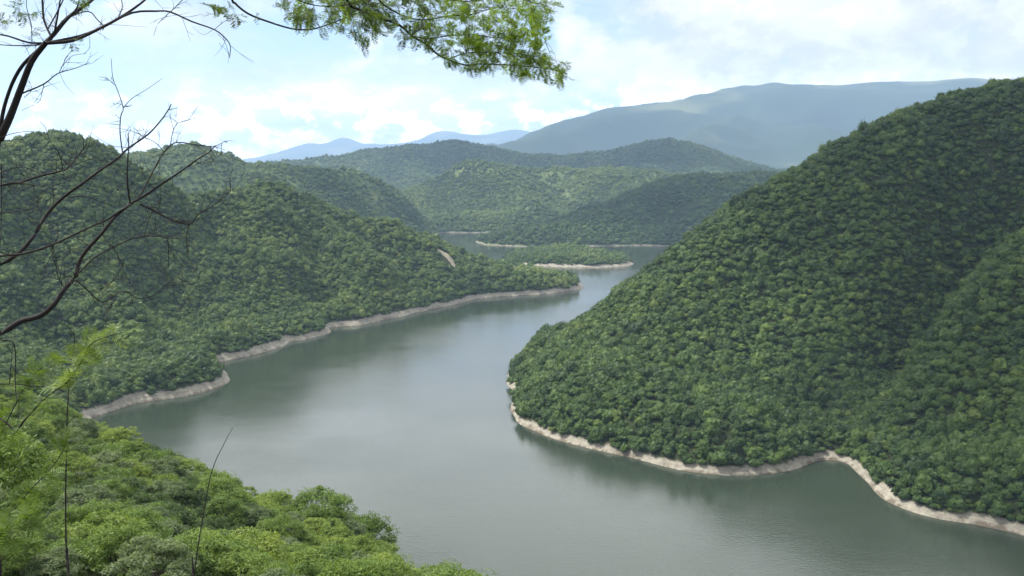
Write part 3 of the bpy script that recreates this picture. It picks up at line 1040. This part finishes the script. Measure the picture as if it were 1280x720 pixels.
spots = near_slope.scatter(lambda d: 4.1, 12.0, 17, (-330, 140, 58, 520), -0.35, None, 260)
dist = np.hypot(spots[:, 0], spots[:, 1])
spx, spy = project(np.column_stack([spots[:, 0], spots[:, 1], spots[:, 2] + 5]))
order = np.argsort(dist)
spots, spx, spy, dist = spots[order], spx[order], spy[order], dist[order]
vis = (spy < 740) & (spx > -20) & (spx < 700)
beyond = spots[~vis]
spots, spx, spy, dist = spots[vis], spx[vis], spy[vis], dist[vis]

protos = {k: [near_tree_meshes(k, 200 + 10 * i + j) for j in range(3)] for i, k in enumerate(('bright', 'mid', 'grey', 'dark'))}
LOOK = {'bright': 'yellow green', 'mid': 'mid green', 'grey': 'grey green', 'dark': 'dark green'}
NEAR_N = 300
r_ = np.random.default_rng(5)
for i in range(min(NEAR_N, len(spots))):
    x, y, z, s = spots[i]
    k = fbm(np.array([x * .03]), np.array([y * .03]), 90, 2)[0] + r_.normal(0, .30)
    kind = 'bright' if k > 0.30 else 'mid' if k > -0.12 else 'grey' if k > -0.34 else 'dark'
    crown, trunk = protos[kind][r_.integers(0, 3)]
    root = link('tree', None)
    root.location = (x, y, z - 0.2)
    root.rotation_euler = (0, 0, r_.uniform(0, 6.28))
    sc_ = 0.74 * float(np.clip(np.exp(r_.normal(0, .2)), .7, 1.45))
    root.scale = (sc_, sc_, sc_ * r_.uniform(.85, 1.1))
    where = 'at the bottom edge of the near slope' if dist[i] < 100 else 'in the middle of the near slope' if dist[i] < 170 else 'on the far brow of the near slope'
    size = 'small' if sc_ < 0.66 else 'large' if sc_ > 0.83 else 'medium'
    tag(root, f'{size} {LOOK[kind]} leafy tree {where}', 'tree', 'trees on the near slope')
    link('crown', crown, root)
    link('trunk', trunk, root)
rest = np.vstack([spots[NEAR_N:], beyond])
print('near trees', len(spots))
if len(rest):
    slope_col = bpy.data.collections.new('slope_crowns')
    for k in ('bright', 'bright', 'mid', 'mid', 'grey', 'dark'):
        for crown, trunk in protos[k][:2]:
            slope_col.objects.link(bpy.data.objects.new('slope_crown', crown))
    rest = np.column_stack([rest[:, :3], np.full(len(rest), 0.74)])
    rest[:, 2] -= 0.2
    forest(rest, 'trees massed on the lower part of the near slope by the water', 9, 1.0, lift=0.0, nodes=wood_nodes(slope_col), kinds=12)

# ------------------------------------------------------------------ twigs and boughs close to the viewpoint
rt = np.random.default_rng(77)


def ground_z(x, y):
    return float(near_slope.height(np.array([float(x)]), np.array([float(y)]))[0])


def trace(px_list, y0, y1=None, wob=0.02):
    """a branch followed from the viewpoint, given its own depth from y0 to y1 metres"""
    y1 = y0 if y1 is None else y1
    n = len(px_list)
    ph = rt.uniform(0, 6)
    return [at(p[0], p[1], y0 + (y1 - y0) * i / max(1, n - 1) + wob * math.sin(ph + i * 1.3)) for i, p in enumerate(px_list)]


def twiglets(P, n, lo=.04, hi=.13, r=.00105, side=None):
    """small side shoots along a branch"""
    P = np.asarray(P)
    out = []
    for _ in range(int(n * 3.4)):
        i = rt.integers(1, len(P))
        t = rt.uniform()
        a = P[i - 1] * (1 - t) + P[i] * t
        d = P[i] - P[i - 1]
        d = d / (np.linalg.norm(d) + 1e-9)
        v = d * rt.uniform(.3, 1.0) + rt.normal(0, .7, 3) + np.array([0, 0, .15])
        v /= np.linalg.norm(v)
        L = rt.uniform(lo, hi)
        b = a + v * L * .55 + rt.normal(0, .006, 3)
        c = b + (v + rt.normal(0, .35, 3)) * L * .45
        out.append(([a, b, c], r * 1.3, r * .5))
        if rt.uniform() < .5:
            out.append(([b, b + (v + rt.normal(0, .7, 3)) * L * .35], r, r * .5))
    return out


def local(parent, tubes):
    o = np.array(parent.location)
    return [([np.asarray(p) - o for p in P], a, b) for P, a, b in tubes]


def plant(name, base, label, cat):
    e = link(name, None)
    e.location = tuple(base)
    tag(e, label, cat)
    return e


def frond_quads(p, d, L, npair=9, up=None, width=.17, r=None):
    """one feathery leaf: a thin rib with paired narrow leaflets"""
    r = r or rt
    d = d / np.linalg.norm(d)
    up = np.array([0, 0, 1.0]) if up is None else up
    s = np.cross(d, up + r.normal(0, .35, 3))
    s /= np.linalg.norm(s) + 1e-9
    n = np.cross(s, d)
    Q = []
    droop = r.uniform(.05, .35)
    for k in range(npair):
        t = (k + .6) / npair
        c = p + d * L * t - n * 0 + np.array([0, 0, -droop * L * t * t])
        ll = L * (.46 * math.sin(math.pi * (0.15 + .8 * t)) + .06) * r.uniform(.85, 1.1)
        for sg in (-1, 1):
            v = s * sg * .9 + d * .45 + n * r.normal(0, .18)
            v /= np.linalg.norm(v)
            w = np.cross(v, n)
            w /= np.linalg.norm(w)
            hw = ll * width
            Q += [c, c + v * ll * .5 + w * hw, c + v * ll, c + v * ll * .5 - w * hw]
    rib = [p, p + d * L * .5 - np.array([0, 0, droop * L * .25]), p + d * L - np.array([0, 0, droop * L])]
    e = s * L * .012
    for a, b in zip(rib[:-1], rib[1:]):
        Q += [a - e, a + e, b + e * .5, b - e * .5]
    return Q


def inside(poly, x, y):
    c = False
    n = len(poly)
    for i in range(n):
        (x1, y1), (x2, y2) = poly[i], poly[(i + 1) % n]
        if (y1 > y) != (y2 > y) and x < (x2 - x1) * (y - y1) / (y2 - y1) + x1:
            c = not c
    return c


def foliage(parent, quads, mat, name='foliage'):
    V = np.array(quads) - np.array(parent.location)
    return link(name, mesh_np(name, V, np.arange(len(V)).reshape(-1, 4), mat), parent)


# --- dark forked tree at the upper left
bx, by = -2.42, 4.15
A = plant('bare_tree', (bx, by, ground_z(bx, by)), 'dark forked tree leaning in at the upper left with nearly bare twigs', 'tree')
foot = np.array([bx, by, ground_z(bx, by) - .15])
trunk = [foot, foot + np.array([.03, -.02, 1.6]), foot + np.array([.06, -.05, 3.0])] + trace([(-24, 232), (0, 173), (13, 145), (27, 108), (40, 76), (57, 54)], 4.1, 4.0, .01)
t2 = trace([(-24, 232), (-4, 190), (0, 163), (5, 135), (15, 105), (28, 82), (45, 65), (57, 54)], 4.1, 4.02, .01)
link('trunk', tube_mesh('trunk', local(A, [(trunk, .034, .014), (t2, .012, .009)]), M_bark_dark, 8), A)


def branch(parent, main, r0, r1, subs=(), ntw=0, sides=6, lo=.04, hi=.13):
    tubes = [(main, r0, r1)] + list(subs)
    tubes += twiglets(main, ntw, lo, hi)
    for P, a, b in subs:
        tubes += twiglets(P, max(1, ntw // 3), lo * .7, hi * .7)
    return link('branch', tube_mesh('branch', local(parent, tubes), M_bark_dark, sides), parent)


branch(A, trace([(57, 54), (68, 42), (85, 22), (105, 8), (122, -6), (150, -30)], 4.0, 4.2), .014, .007, [(trace([(85, 22), (110, 14), (122, 25), (130, 33), (128, 38)], 4.05, 4.0), .004, .002), (trace([(68, 42), (72, 20), (76, -5)], 4, 3.95), .006, .004),
       (trace([(78, 30), (96, 10), (100, -8)], 4, 3.9), .005, .003)], 4)
branch(A, trace([(57, 54), (90, 51), (120, 38), (150, 22), (175, 5), (190, -8), (215, -30)], 4.0, 4.25), .010, .005, [(trace([(147, 24), (153, 8), (150, -6)], 4.1, 4.1), .003, .002)], 4)
branch(A, trace([(62, 53), (100, 45), (130, 33), (165, 16), (195, 14), (213, 15), (240, 27), (268, 37), (282, 48), (288, 58), (287, 72)], 4.0, 4.5), .008, .0022,
       [(trace([(213, 15), (228, 0), (240, -14)], 4.25, 4.3), .003, .002), (trace([(213, 15), (198, 29), (192, 45)], 4.25, 4.2), .0022, .001), (trace([(268, 37), (280, 27), (290, 22)], 4.4, 4.4), .002, .001),
        (trace([(278, 44), (284, 60), (287, 70)], 4.45, 4.4), .0018, .001)], 3)
branch(A, trace([(64, 46), (55, 25), (53, 0), (50, -20)], 4.0, 4.1), .007, .005, [(trace([(60, 36), (70, 18), (78, 2), (84, -12)], 4.0, 3.9), .004, .003)], 3)
branch(A, trace([(57, 54), (35, 53), (10, 45), (-12, 41), (-40, 30)], 4.0, 3.9), .006, .003, [(trace([(50, 56), (20, 57), (-14, 55)], 4.0, 3.95), .004, .002), (trace([(40, 53), (39, 30), (33, 8), (35, -8)], 4, 3.9), .0025, .0015)], 4)
branch(A, trace([(27, 117), (55, 105), (72, 92), (95, 85), (112, 78)], 4.05, 4.2), .005, .0013, [(trace([(74, 91), (83, 72), (90, 62), (92, 50)], 4.1, 4.1), .002, .001), (trace([(76, 85), (90, 70), (108, 67)], 4.1, 4.2), .002, .001),
       (trace([(55, 105), (52, 118), (48, 128), (27, 138)], 4.1, 4.0), .0022, .001), (trace([(30, 122), (40, 112), (36, 100)], 4.1, 4.0), .002, .001)], 3)
qs = []
for cx_, cy_, sx, sy, n in ((32, 14, 18, 10, 13), (3, 27, 10, 10, 8), (38, 40, 16, 6, 5), (102, 2, 16, 4, 10), (98, 52, 10, 4, 4), (15, 5, 14, 6, 5), (270, 12, 12, 7, 10)):
    for _ in range(n):
        p = at(cx_ + rt.normal(0, sx * .5), cy_ + rt.normal(0, sy * .5), rt.uniform(3.8, 4.4))
        qs += frond_quads(p, rt.normal(0, 1, 3) + np.array([0, 0, -.2]), rt.uniform(.03, .055), 8, None, .12)
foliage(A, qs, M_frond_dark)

# --- bare shrub reaching in from the left edge
bx, by = -2.15, 3.25
B = plant('bare_shrub', (bx, by, ground_z(bx, by)), 'bare dark shrub with crooked leafless branches reaching across from the left edge', 'shrub')
foot = np.array([bx, by, ground_z(bx, by) - .15])
fork = foot + np.array([.12, 0, 1.7])
main = [foot, foot + np.array([.05, .02, .9]), fork] + trace([(-40, 436), (0, 418), (25, 402), (50, 395), (68, 380), (80, 362), (95, 345), (98, 330), (108, 313), (127, 292), (143, 272), (163, 255), (180, 245), (205, 228), (225, 215), (247, 199), (262, 190), (268, 183)], 3.2, 3.5, .012)
link('stem', tube_mesh('stem', local(B, [(main, .017, .0022)] + twiglets(main[5:], 8, .03, .1)), M_bark_dark, 7), B)
branch(B, trace([(163, 255), (160, 235), (159, 215), (160, 195), (161, 180), (160, 167)], 3.4, 3.3), .0042, .0025, (), 4)
branch(B, trace([(172, 250), (183, 230), (195, 207), (205, 190), (220, 178), (245, 181), (265, 183), (275, 180), (282, 176)], 3.4, 3.6), .0042, .0012,
       [(trace([(213, 182), (216, 165), (222, 154), (235, 150), (247, 133)], 3.45, 3.5), .0022, .001), (trace([(205, 190), (194, 178), (178, 170), (168, 160)], 3.45, 3.4), .0018, .001), (trace([(262, 184), (268, 195), (264, 205)], 3.6, 3.6), .0015, .0008)], 7)
branch(B, trace([(175, 255), (195, 265), (215, 275), (237, 280), (248, 268), (265, 258), (278, 247), (288, 238), (287, 222)], 3.4, 3.55), .0045, .0012,
       [(trace([(237, 280), (233, 297), (236, 322), (245, 340), (250, 360)], 3.5, 3.4), .0022, .001), (trace([(237, 280), (225, 290), (208, 297)], 3.5, 3.4), .002, .001)], 6)
branch(B, trace([(98, 342), (118, 322), (145, 307), (170, 297), (190, 295), (208, 298), (211, 315), (210, 335)], 3.3, 3.4), .0038, .0014, [(trace([(180, 296), (186, 275), (192, 262)], 3.35, 3.4), .0018, .001)], 6)
branch(B, trace([(95, 350), (110, 363), (128, 378), (145, 368), (157, 364), (172, 373), (190, 370), (205, 358), (220, 345), (235, 328)], 3.3, 3.5), .0036, .0012,
       [(trace([(128, 378), (134, 393), (132, 415), (138, 432)], 3.35, 3.3), .0022, .0012), (trace([(120, 366), (140, 352), (142, 345)], 3.35, 3.3), .0015, .0008)], 6)
branch(B, trace([(128, 294), (143, 312), (152, 330), (157, 345), (170, 362)], 3.35, 3.3), .002, .001, (), 3)
branch(B, trace([(82, 362), (72, 345), (70, 325), (64, 312)], 3.25, 3.2), .002, .001, [(trace([(78, 354), (92, 352)], 3.25, 3.2), .0015, .001)], 3)
cst = [foot, foot + np.array([-.02, .05, 1.1])] + trace([(-50, 352), (0, 331), (25, 315), (42, 295), (52, 278), (67, 258), (85, 242), (105, 228), (125, 213), (147, 198), (155, 190), (165, 182), (185, 168), (200, 152), (210, 138), (214, 130)], 3.4, 3.7, .012)
link('stem', tube_mesh('stem', local(B, [(cst, .012, .0025)] + twiglets(cst[4:], 8, .03, .1) + [(trace([(209, 138), (221, 135)], 3.7, 3.7), .002, .0012)]), M_bark_dark, 7), B)
branch(B, trace([(153, 190), (150, 165), (151, 145), (154, 135), (147, 113), (141, 97), (139, 73)], 3.6, 3.5), .0034, .0012,
       [(trace([(154, 135), (165, 123), (183, 112), (203, 98)], 3.55, 3.6), .002, .001), (trace([(142, 104), (133, 98), (124, 96)], 3.5, 3.5), .0014, .0008), (trace([(152, 130), (145, 130), (138, 134)], 3.5, 3.5), .0014, .0008)], 2, 6, .02, .05)
branch(B, trace([(-50, 330), (0, 320), (30, 317), (60, 308), (85, 297), (110, 285), (133, 275), (148, 265), (165, 255)], 3.3, 3.4), .0055, .0035, (), 8)
dst = trace([(-60, 246), (0, 232), (25, 228), (50, 220), (72, 215), (85, 210), (97, 195), (106, 184)], 3.6, 3.75)
dst = [foot, foot + np.array([-.08, .12, 1.5]), foot + np.array([-.06, .25, 2.5])] + dst
link('stem', tube_mesh('stem', local(B, [(dst, .010, .002), (trace([(80, 212), (110, 200), (135, 195)], 3.7, 3.7), .0022, .001), (trace([(75, 212), (78, 208), (73, 190), (62, 175), (57, 160), (50, 152)], 3.7, 3.6), .0026, .001),
                                         (trace([(-20, 226), (10, 212), (30, 209), (50, 217)], 3.6, 3.7), .003, .0015), (trace([(-20, 240), (15, 228), (45, 232), (65, 235), (67, 255)], 3.6, 3.5), .003, .0015),
                                         (trace([(85, 247), (105, 245), (128, 253), (147, 258), (152, 242)], 3.5, 3.5), .0024, .001), (trace([(-20, 176), (0, 172), (20, 166), (45, 165), (60, 175)], 3.7, 3.7), .0024, .001)] + twiglets(dst[3:], 14, .04, .14)), M_bark_dark, 6), B)
branch(B, trace([(-40, 262), (0, 266), (25, 264), (45, 260), (48, 250), (42, 235)], 3.4, 3.5), .0028, .0012, [(trace([(2, 205), (2, 262), (0, 310)], 3.4, 3.4), .0026, .0015)], 5)
low = [foot + np.array([.08, 0, 1.3])] + trace([(-40, 420), (0, 425), (18, 431), (19, 470), (20, 493), (24, 500)], 3.1, 3.0, .005)
branch(B, low, .004, .0015, [(trace([(-40, 478), (0, 480), (20, 480), (45, 483), (60, 482), (75, 478)], 3.1, 3.1), .003, .0013), (trace([(12, 480), (14, 455), (16, 434)], 3.05, 3.05), .002, .001)], 3)

# --- feathery green saplings at the lower left
bx, by = -1.62, 3.0
F_ = plant('feathery_sapling', (bx, by, ground_z(bx, by)), 'slender feathery sapling with yellow green leaf tips at the lower left', 'sapling')
foot = np.array([bx, by, ground_z(bx, by) - .1])
st1 = [foot, foot + np.array([.05, 0, 1.4])] + trace([(-10, 580), (20, 540), (35, 520), (60, 495), (85, 477), (100, 455), (112, 432), (130, 422), (155, 415)], 3.0, 2.9, .01)
st2 = [foot, foot + np.array([.0, .1, 1.2])] + trace([(-30, 690), (0, 655), (20, 635), (40, 610), (60, 590), (78, 565), (86, 540)], 3.1, 3.2, .01)
st3 = [foot, foot + np.array([.0, -.1, 1.3])] + trace([(-30, 600), (0, 545), (22, 500), (40, 470), (70, 448)], 3.1, 3.2, .01)
st4 = [foot, foot + np.array([-.05, -.1, 1.0])] + trace([(-30, 720), (0, 672), (20, 655), (45, 640)], 2.9, 2.9, .01)
for st, a in ((st1, .006), (st2, .0055), (st3, .005), (st4, .004)):
    link('stem', tube_mesh('stem', local(F_, [(st, a, .0012)]), M_bark_dark, 6), F_)
qs, qd = [], []
for st, lo_, n, dst_ in ((st1, 6, 26, qs), (st1, 4, 40, qd), (st2, 3, 70, qd), (st3, 3, 70, qd), (st4, 3, 60, qd)):
    P = np.array(st)
    for _ in range(n):
        i = rt.integers(lo_, len(P))
        t = rt.uniform()
        p = P[i - 1] * (1 - t) + P[i] * t
        d = (P[i] - P[i - 1]) * 2 + rt.normal(0, .30, 3) + np.array([.05, 0, .02])
        dst_ += frond_quads(p, d, rt.uniform(.035, .085), 11, None, .06)
foliage(F_, qs, CROWNS['bright'])
foliage(F_, qd, CROWNS['mid'])

# --- two thin bare stems standing up from below
bx = float(at(86, 720, 3.5)[0]) - .02
G = plant('bare_sapling', (bx, 3.5, ground_z(bx, 3.5)), 'thin straight bare sapling stem rising beside the feathery sapling at lower left', 'sapling')
gs = [np.array([bx, 3.5, ground_z(bx, 3.5) - .1])] + trace([(87, 760), (86, 720), (83, 690), (82, 620), (83, 570), (84, 520), (88, 460), (93, 430), (92, 412)], 3.5, 3.5, .004)
link('stem', tube_mesh('shoot', local(G, [(gs, .0055, .0015)] + twiglets(gs[2:], 9, .02, .07)), M_bark_dark, 6), G)
bx = float(at(243, 720, 4.2)[0]) - .02
K = plant('bare_sapling', (bx, 4.2, ground_z(bx, 4.2)), 'lone thin bare sapling stem curving right in front of the lake', 'sapling')
ks = [np.array([bx, 4.2, ground_z(bx, 4.2) - .1])] + trace([(242, 760), (243, 720), (248, 680), (254, 645), (262, 600), (270, 575), (280, 555), (286, 543), (292, 534)], 4.2, 4.3, .004)
link('stem', tube_mesh('shoot', local(K, [(ks, .0055, .0012)] + twiglets(ks[2:6], 2, .02, .04)), M_bark_dark, 6), K)

# --- leafy bough hanging in from the top
bx, by = -3.3, -0.9
O_ = plant('overhanging_tree', (bx, by, ground_z(bx, by)), 'feathery yellow green leafy bough hanging in from the top edge', 'tree')
foot = np.array([bx, by, ground_z(bx, by) - .2])
limb = [foot, foot + np.array([.15, .2, 1.7]), np.array([-2.7, .6, 178.5]), np.array([-2.0, 2.4, 178.7]), np.array([-1.45, 4.0, 178.0])]
o2 = trace([(425, -14), (445, 10), (470, 20), (500, 32), (515, 45), (535, 57), (550, 70), (580, 81), (600, 80), (630, 81), (660, 83), (695, 88), (708, 97)], 4.9, 5.5, .02)
link('trunk', tube_mesh('trunk', local(O_, [(limb, .08, .022)]), M_bark_dark, 8), O_)
o1 = [limb[-1], np.array([-1.5, 4.5, 177.4])] + trace([(285, -12), (293, 3), (310, 17), (335, 27), (365, 36), (385, 37), (400, 34), (425, 25), (447, 16), (460, 2)], 4.8, 5.2, .02)
o2f = [limb[-1], np.array([-1.15, 4.6, 177.5])] + o2
o3 = trace([(462, -10), (490, 13), (525, 25), (560, 20), (590, 18), (620, 10), (660, 12)], 4.9, 5.6, .02)
o4 = trace([(515, 45), (535, 48), (560, 45), (590, 43), (620, 47), (650, 44), (680, 48)], 5.0, 5.7, .02)
o5 = trace([(560, 74), (585, 66), (620, 66), (655, 68), (690, 74)], 5.1, 5.2, .02)
o6 = [o2f[1]] + trace([(480, -25), (530, -8), (580, 2), (630, -4), (670, 4), (690, 10)], 4.9, 5.6, .02)
o7 = [o1[1]] + trace([(330, -25), (360, -6), (390, 6), (420, 8), (440, 4)], 4.8, 4.9, .02)
bl = [(o1, .009, .003), (o2f, .012, .0025), (o3, .006, .002), (o4, .005, .0018), (o5, .004, .0015), (o6, .007, .002), (o7, .006, .002)]
samp, fr, frd, ntwig = [], [], [], {i: [] for i in range(len(bl))}
for bi, (P, a, b) in enumerate(bl):
    Q = resample(np.array(P[2:] if bi in (0, 1) else P), .03)
    samp.append(np.column_stack([Q, np.full(len(Q), bi)]))
samp = np.vstack(samp)
poly = [(340, -30), (345, 6), (362, 22), (378, 40), (398, 44), (412, 34), (428, 41), (436, 30), (442, 54), (462, 58), (478, 44), (500, 46), (505, 64), (530, 70), (556, 82), (574, 78), (592, 92), (622, 88), (650, 96), (676, 94), (706, 103),
        (713, 82), (692, 72), (676, 60), (700, 36), (690, 24), (698, 4), (680, -30)]
done = 0
while done < 900:
    x, y = rt.uniform(335, 715), rt.uniform(-28, 105)
    if not inside(poly, x, y):
        continue
    if x < 440 and rt.uniform() < .08:
        continue
    if y > 58 and 505 < x < 560 and rt.uniform() < .5:
        continue
    e = at(x, y, rt.uniform(4.7, 5.8))
    D = np.linalg.norm(samp[:, :3] - e, axis=1)
    j = int(np.argmin(D))
    a = samp[j, :3]
    if D[j] > .75:
        continue
    e = a + (e - a) * min(1, .45 / max(D[j], .01))
    mid_ = (a + e) / 2 + rt.normal(0, .015, 3) + np.array([0, 0, .02])
    if rt.uniform() < .35:
        ntwig[int(samp[j, 3])].append(([a, mid_, e], .0016, .0007))
    dv = (e - a) / (np.linalg.norm(e - a) + 1e-6)
    for q in range(rt.integers(2, 5)):
        t = rt.uniform(.4, 1.0)
        p = a + (e - a) * t
        v = dv * .7 + rt.normal(0, .55, 3) + np.array([.25, 0, -.12])
        lit = x > 540 or rt.uniform() < .45  # lit look painted: the bough's right end takes the brighter leaf colour
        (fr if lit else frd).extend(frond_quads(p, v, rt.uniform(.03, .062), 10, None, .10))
    done += 1
for bi, (P, a, b) in enumerate(bl):
    link('branch', tube_mesh('branch', local(O_, [(P, a, b)] + ntwig[bi]), M_bark_dark, 6), O_)
for p_, n in (((272, 10), 9), ((300, 22), 5)):
    for _ in range(n):
        fr_ = frond_quads(at(p_[0] + rt.normal(0, 7), p_[1] + rt.normal(0, 5), 4.85), rt.normal(0, 1, 3), rt.uniform(.05, .08), 7)
        frd.extend(fr_)
foliage(O_, fr, M_frond)
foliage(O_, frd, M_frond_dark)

# ------------------------------------------------------------------ clouds above the view, added to dim parts of the hills
cm_, ct, co_ = new_mat('cloud_vapour')
cv = N(ct, 'ShaderNodeVolumePrincipled')
cv.inputs['Color'].default_value = (0.98, 0.98, 0.98, 1)
cv.inputs['Density'].default_value = 0.0068
cv.inputs['Anisotropy'].default_value = 0.7
ct.links.new(cv.outputs[0], co_.inputs['Volume'])


def cloud(over, size, zc, seed, label):
    """an unseen cloud placed so that the sun throws its shade over that spot"""
    import bmesh
    r = np.random.default_rng(seed)
    k = (zc - over[2]) / sdir.z
    cxy = np.array([over[0] + sdir.x * k, over[1] + sdir.y * k])
    bm = bmesh.new()
    bmesh.ops.create_icosphere(bm, subdivisions=5, radius=1.0)
    V = np.array([v.co[:] for v in bm.verts])
    F = np.array([[v.index for v in f.verts] for f in bm.faces])
    bm.free()
    a = np.arctan2(V[:, 1], V[:, 0])
    edge = 1 + 0.22 * np.sin(2 * a + r.uniform(0, 6)) + 0.16 * np.sin(3 * a + r.uniform(0, 6)) + 0.10 * np.sin(7 * a + r.uniform(0, 6))
    puff = 1 + 0.45 * fbm(V[:, 0] * 2.2 + seed, V[:, 1] * 2.2, seed, 4)
    X = np.column_stack([V[:, 0] * size[0] * edge, V[:, 1] * size[1] * edge, np.where(V[:, 2] > 0, V[:, 2] * size[2] * np.clip(puff, .3, 2), V[:, 2] * size[2] * .35)])
    o = link('cloud', mesh_np('cloud', X, F, cm_, True))
    o.location = (cxy[0], cxy[1], zc)
    tag(o, label, 'cloud', None, 'stuff')


cloud((425, 690, 120), (300, 330, 210), 2150, 3, 'unseen fair weather cloud dimming the right part of the big hill at right')

cloud((400, 2620, 90), (440, 300, 150), 2180, 12, 'thin unseen cloud added to dim the hill across the far bay')
cloud((300, 5050, 220), (1050, 330, 240), 2230, 15, 'long unseen cloud added to dim the rear ridges that close the valley')

# ------------------------------------------------------------------ haze (even air, closed box round everything)
hz, ht, ho = new_mat('haze')
pv = N(ht, 'ShaderNodeVolumePrincipled')
pv.inputs['Color'].default_value = (0.40, 0.57, 0.85, 1)
pv.inputs['Density'].default_value = 0.55e-4
pv.inputs['Anisotropy'].default_value = 0.0
ht.links.new(pv.outputs[0], ho.inputs['Volume'])
x0, x1, y0, y1, z0, z1 = -34500, 34500, -2600, 32600, -31.0, 1680
hv = [(x, y, z) for z in (z0, z1) for y in (y0, y1) for x in (x0, x1)]
me = mesh_np('haze', hv, [(0, 2, 3, 1), (4, 5, 7, 6), (0, 1, 5, 4), (2, 6, 7, 3), (0, 4, 6, 2), (1, 3, 7, 5)], hz)
tag(link('haze', me), 'thin blue haze filling the valley air', 'haze', None, 'stuff')
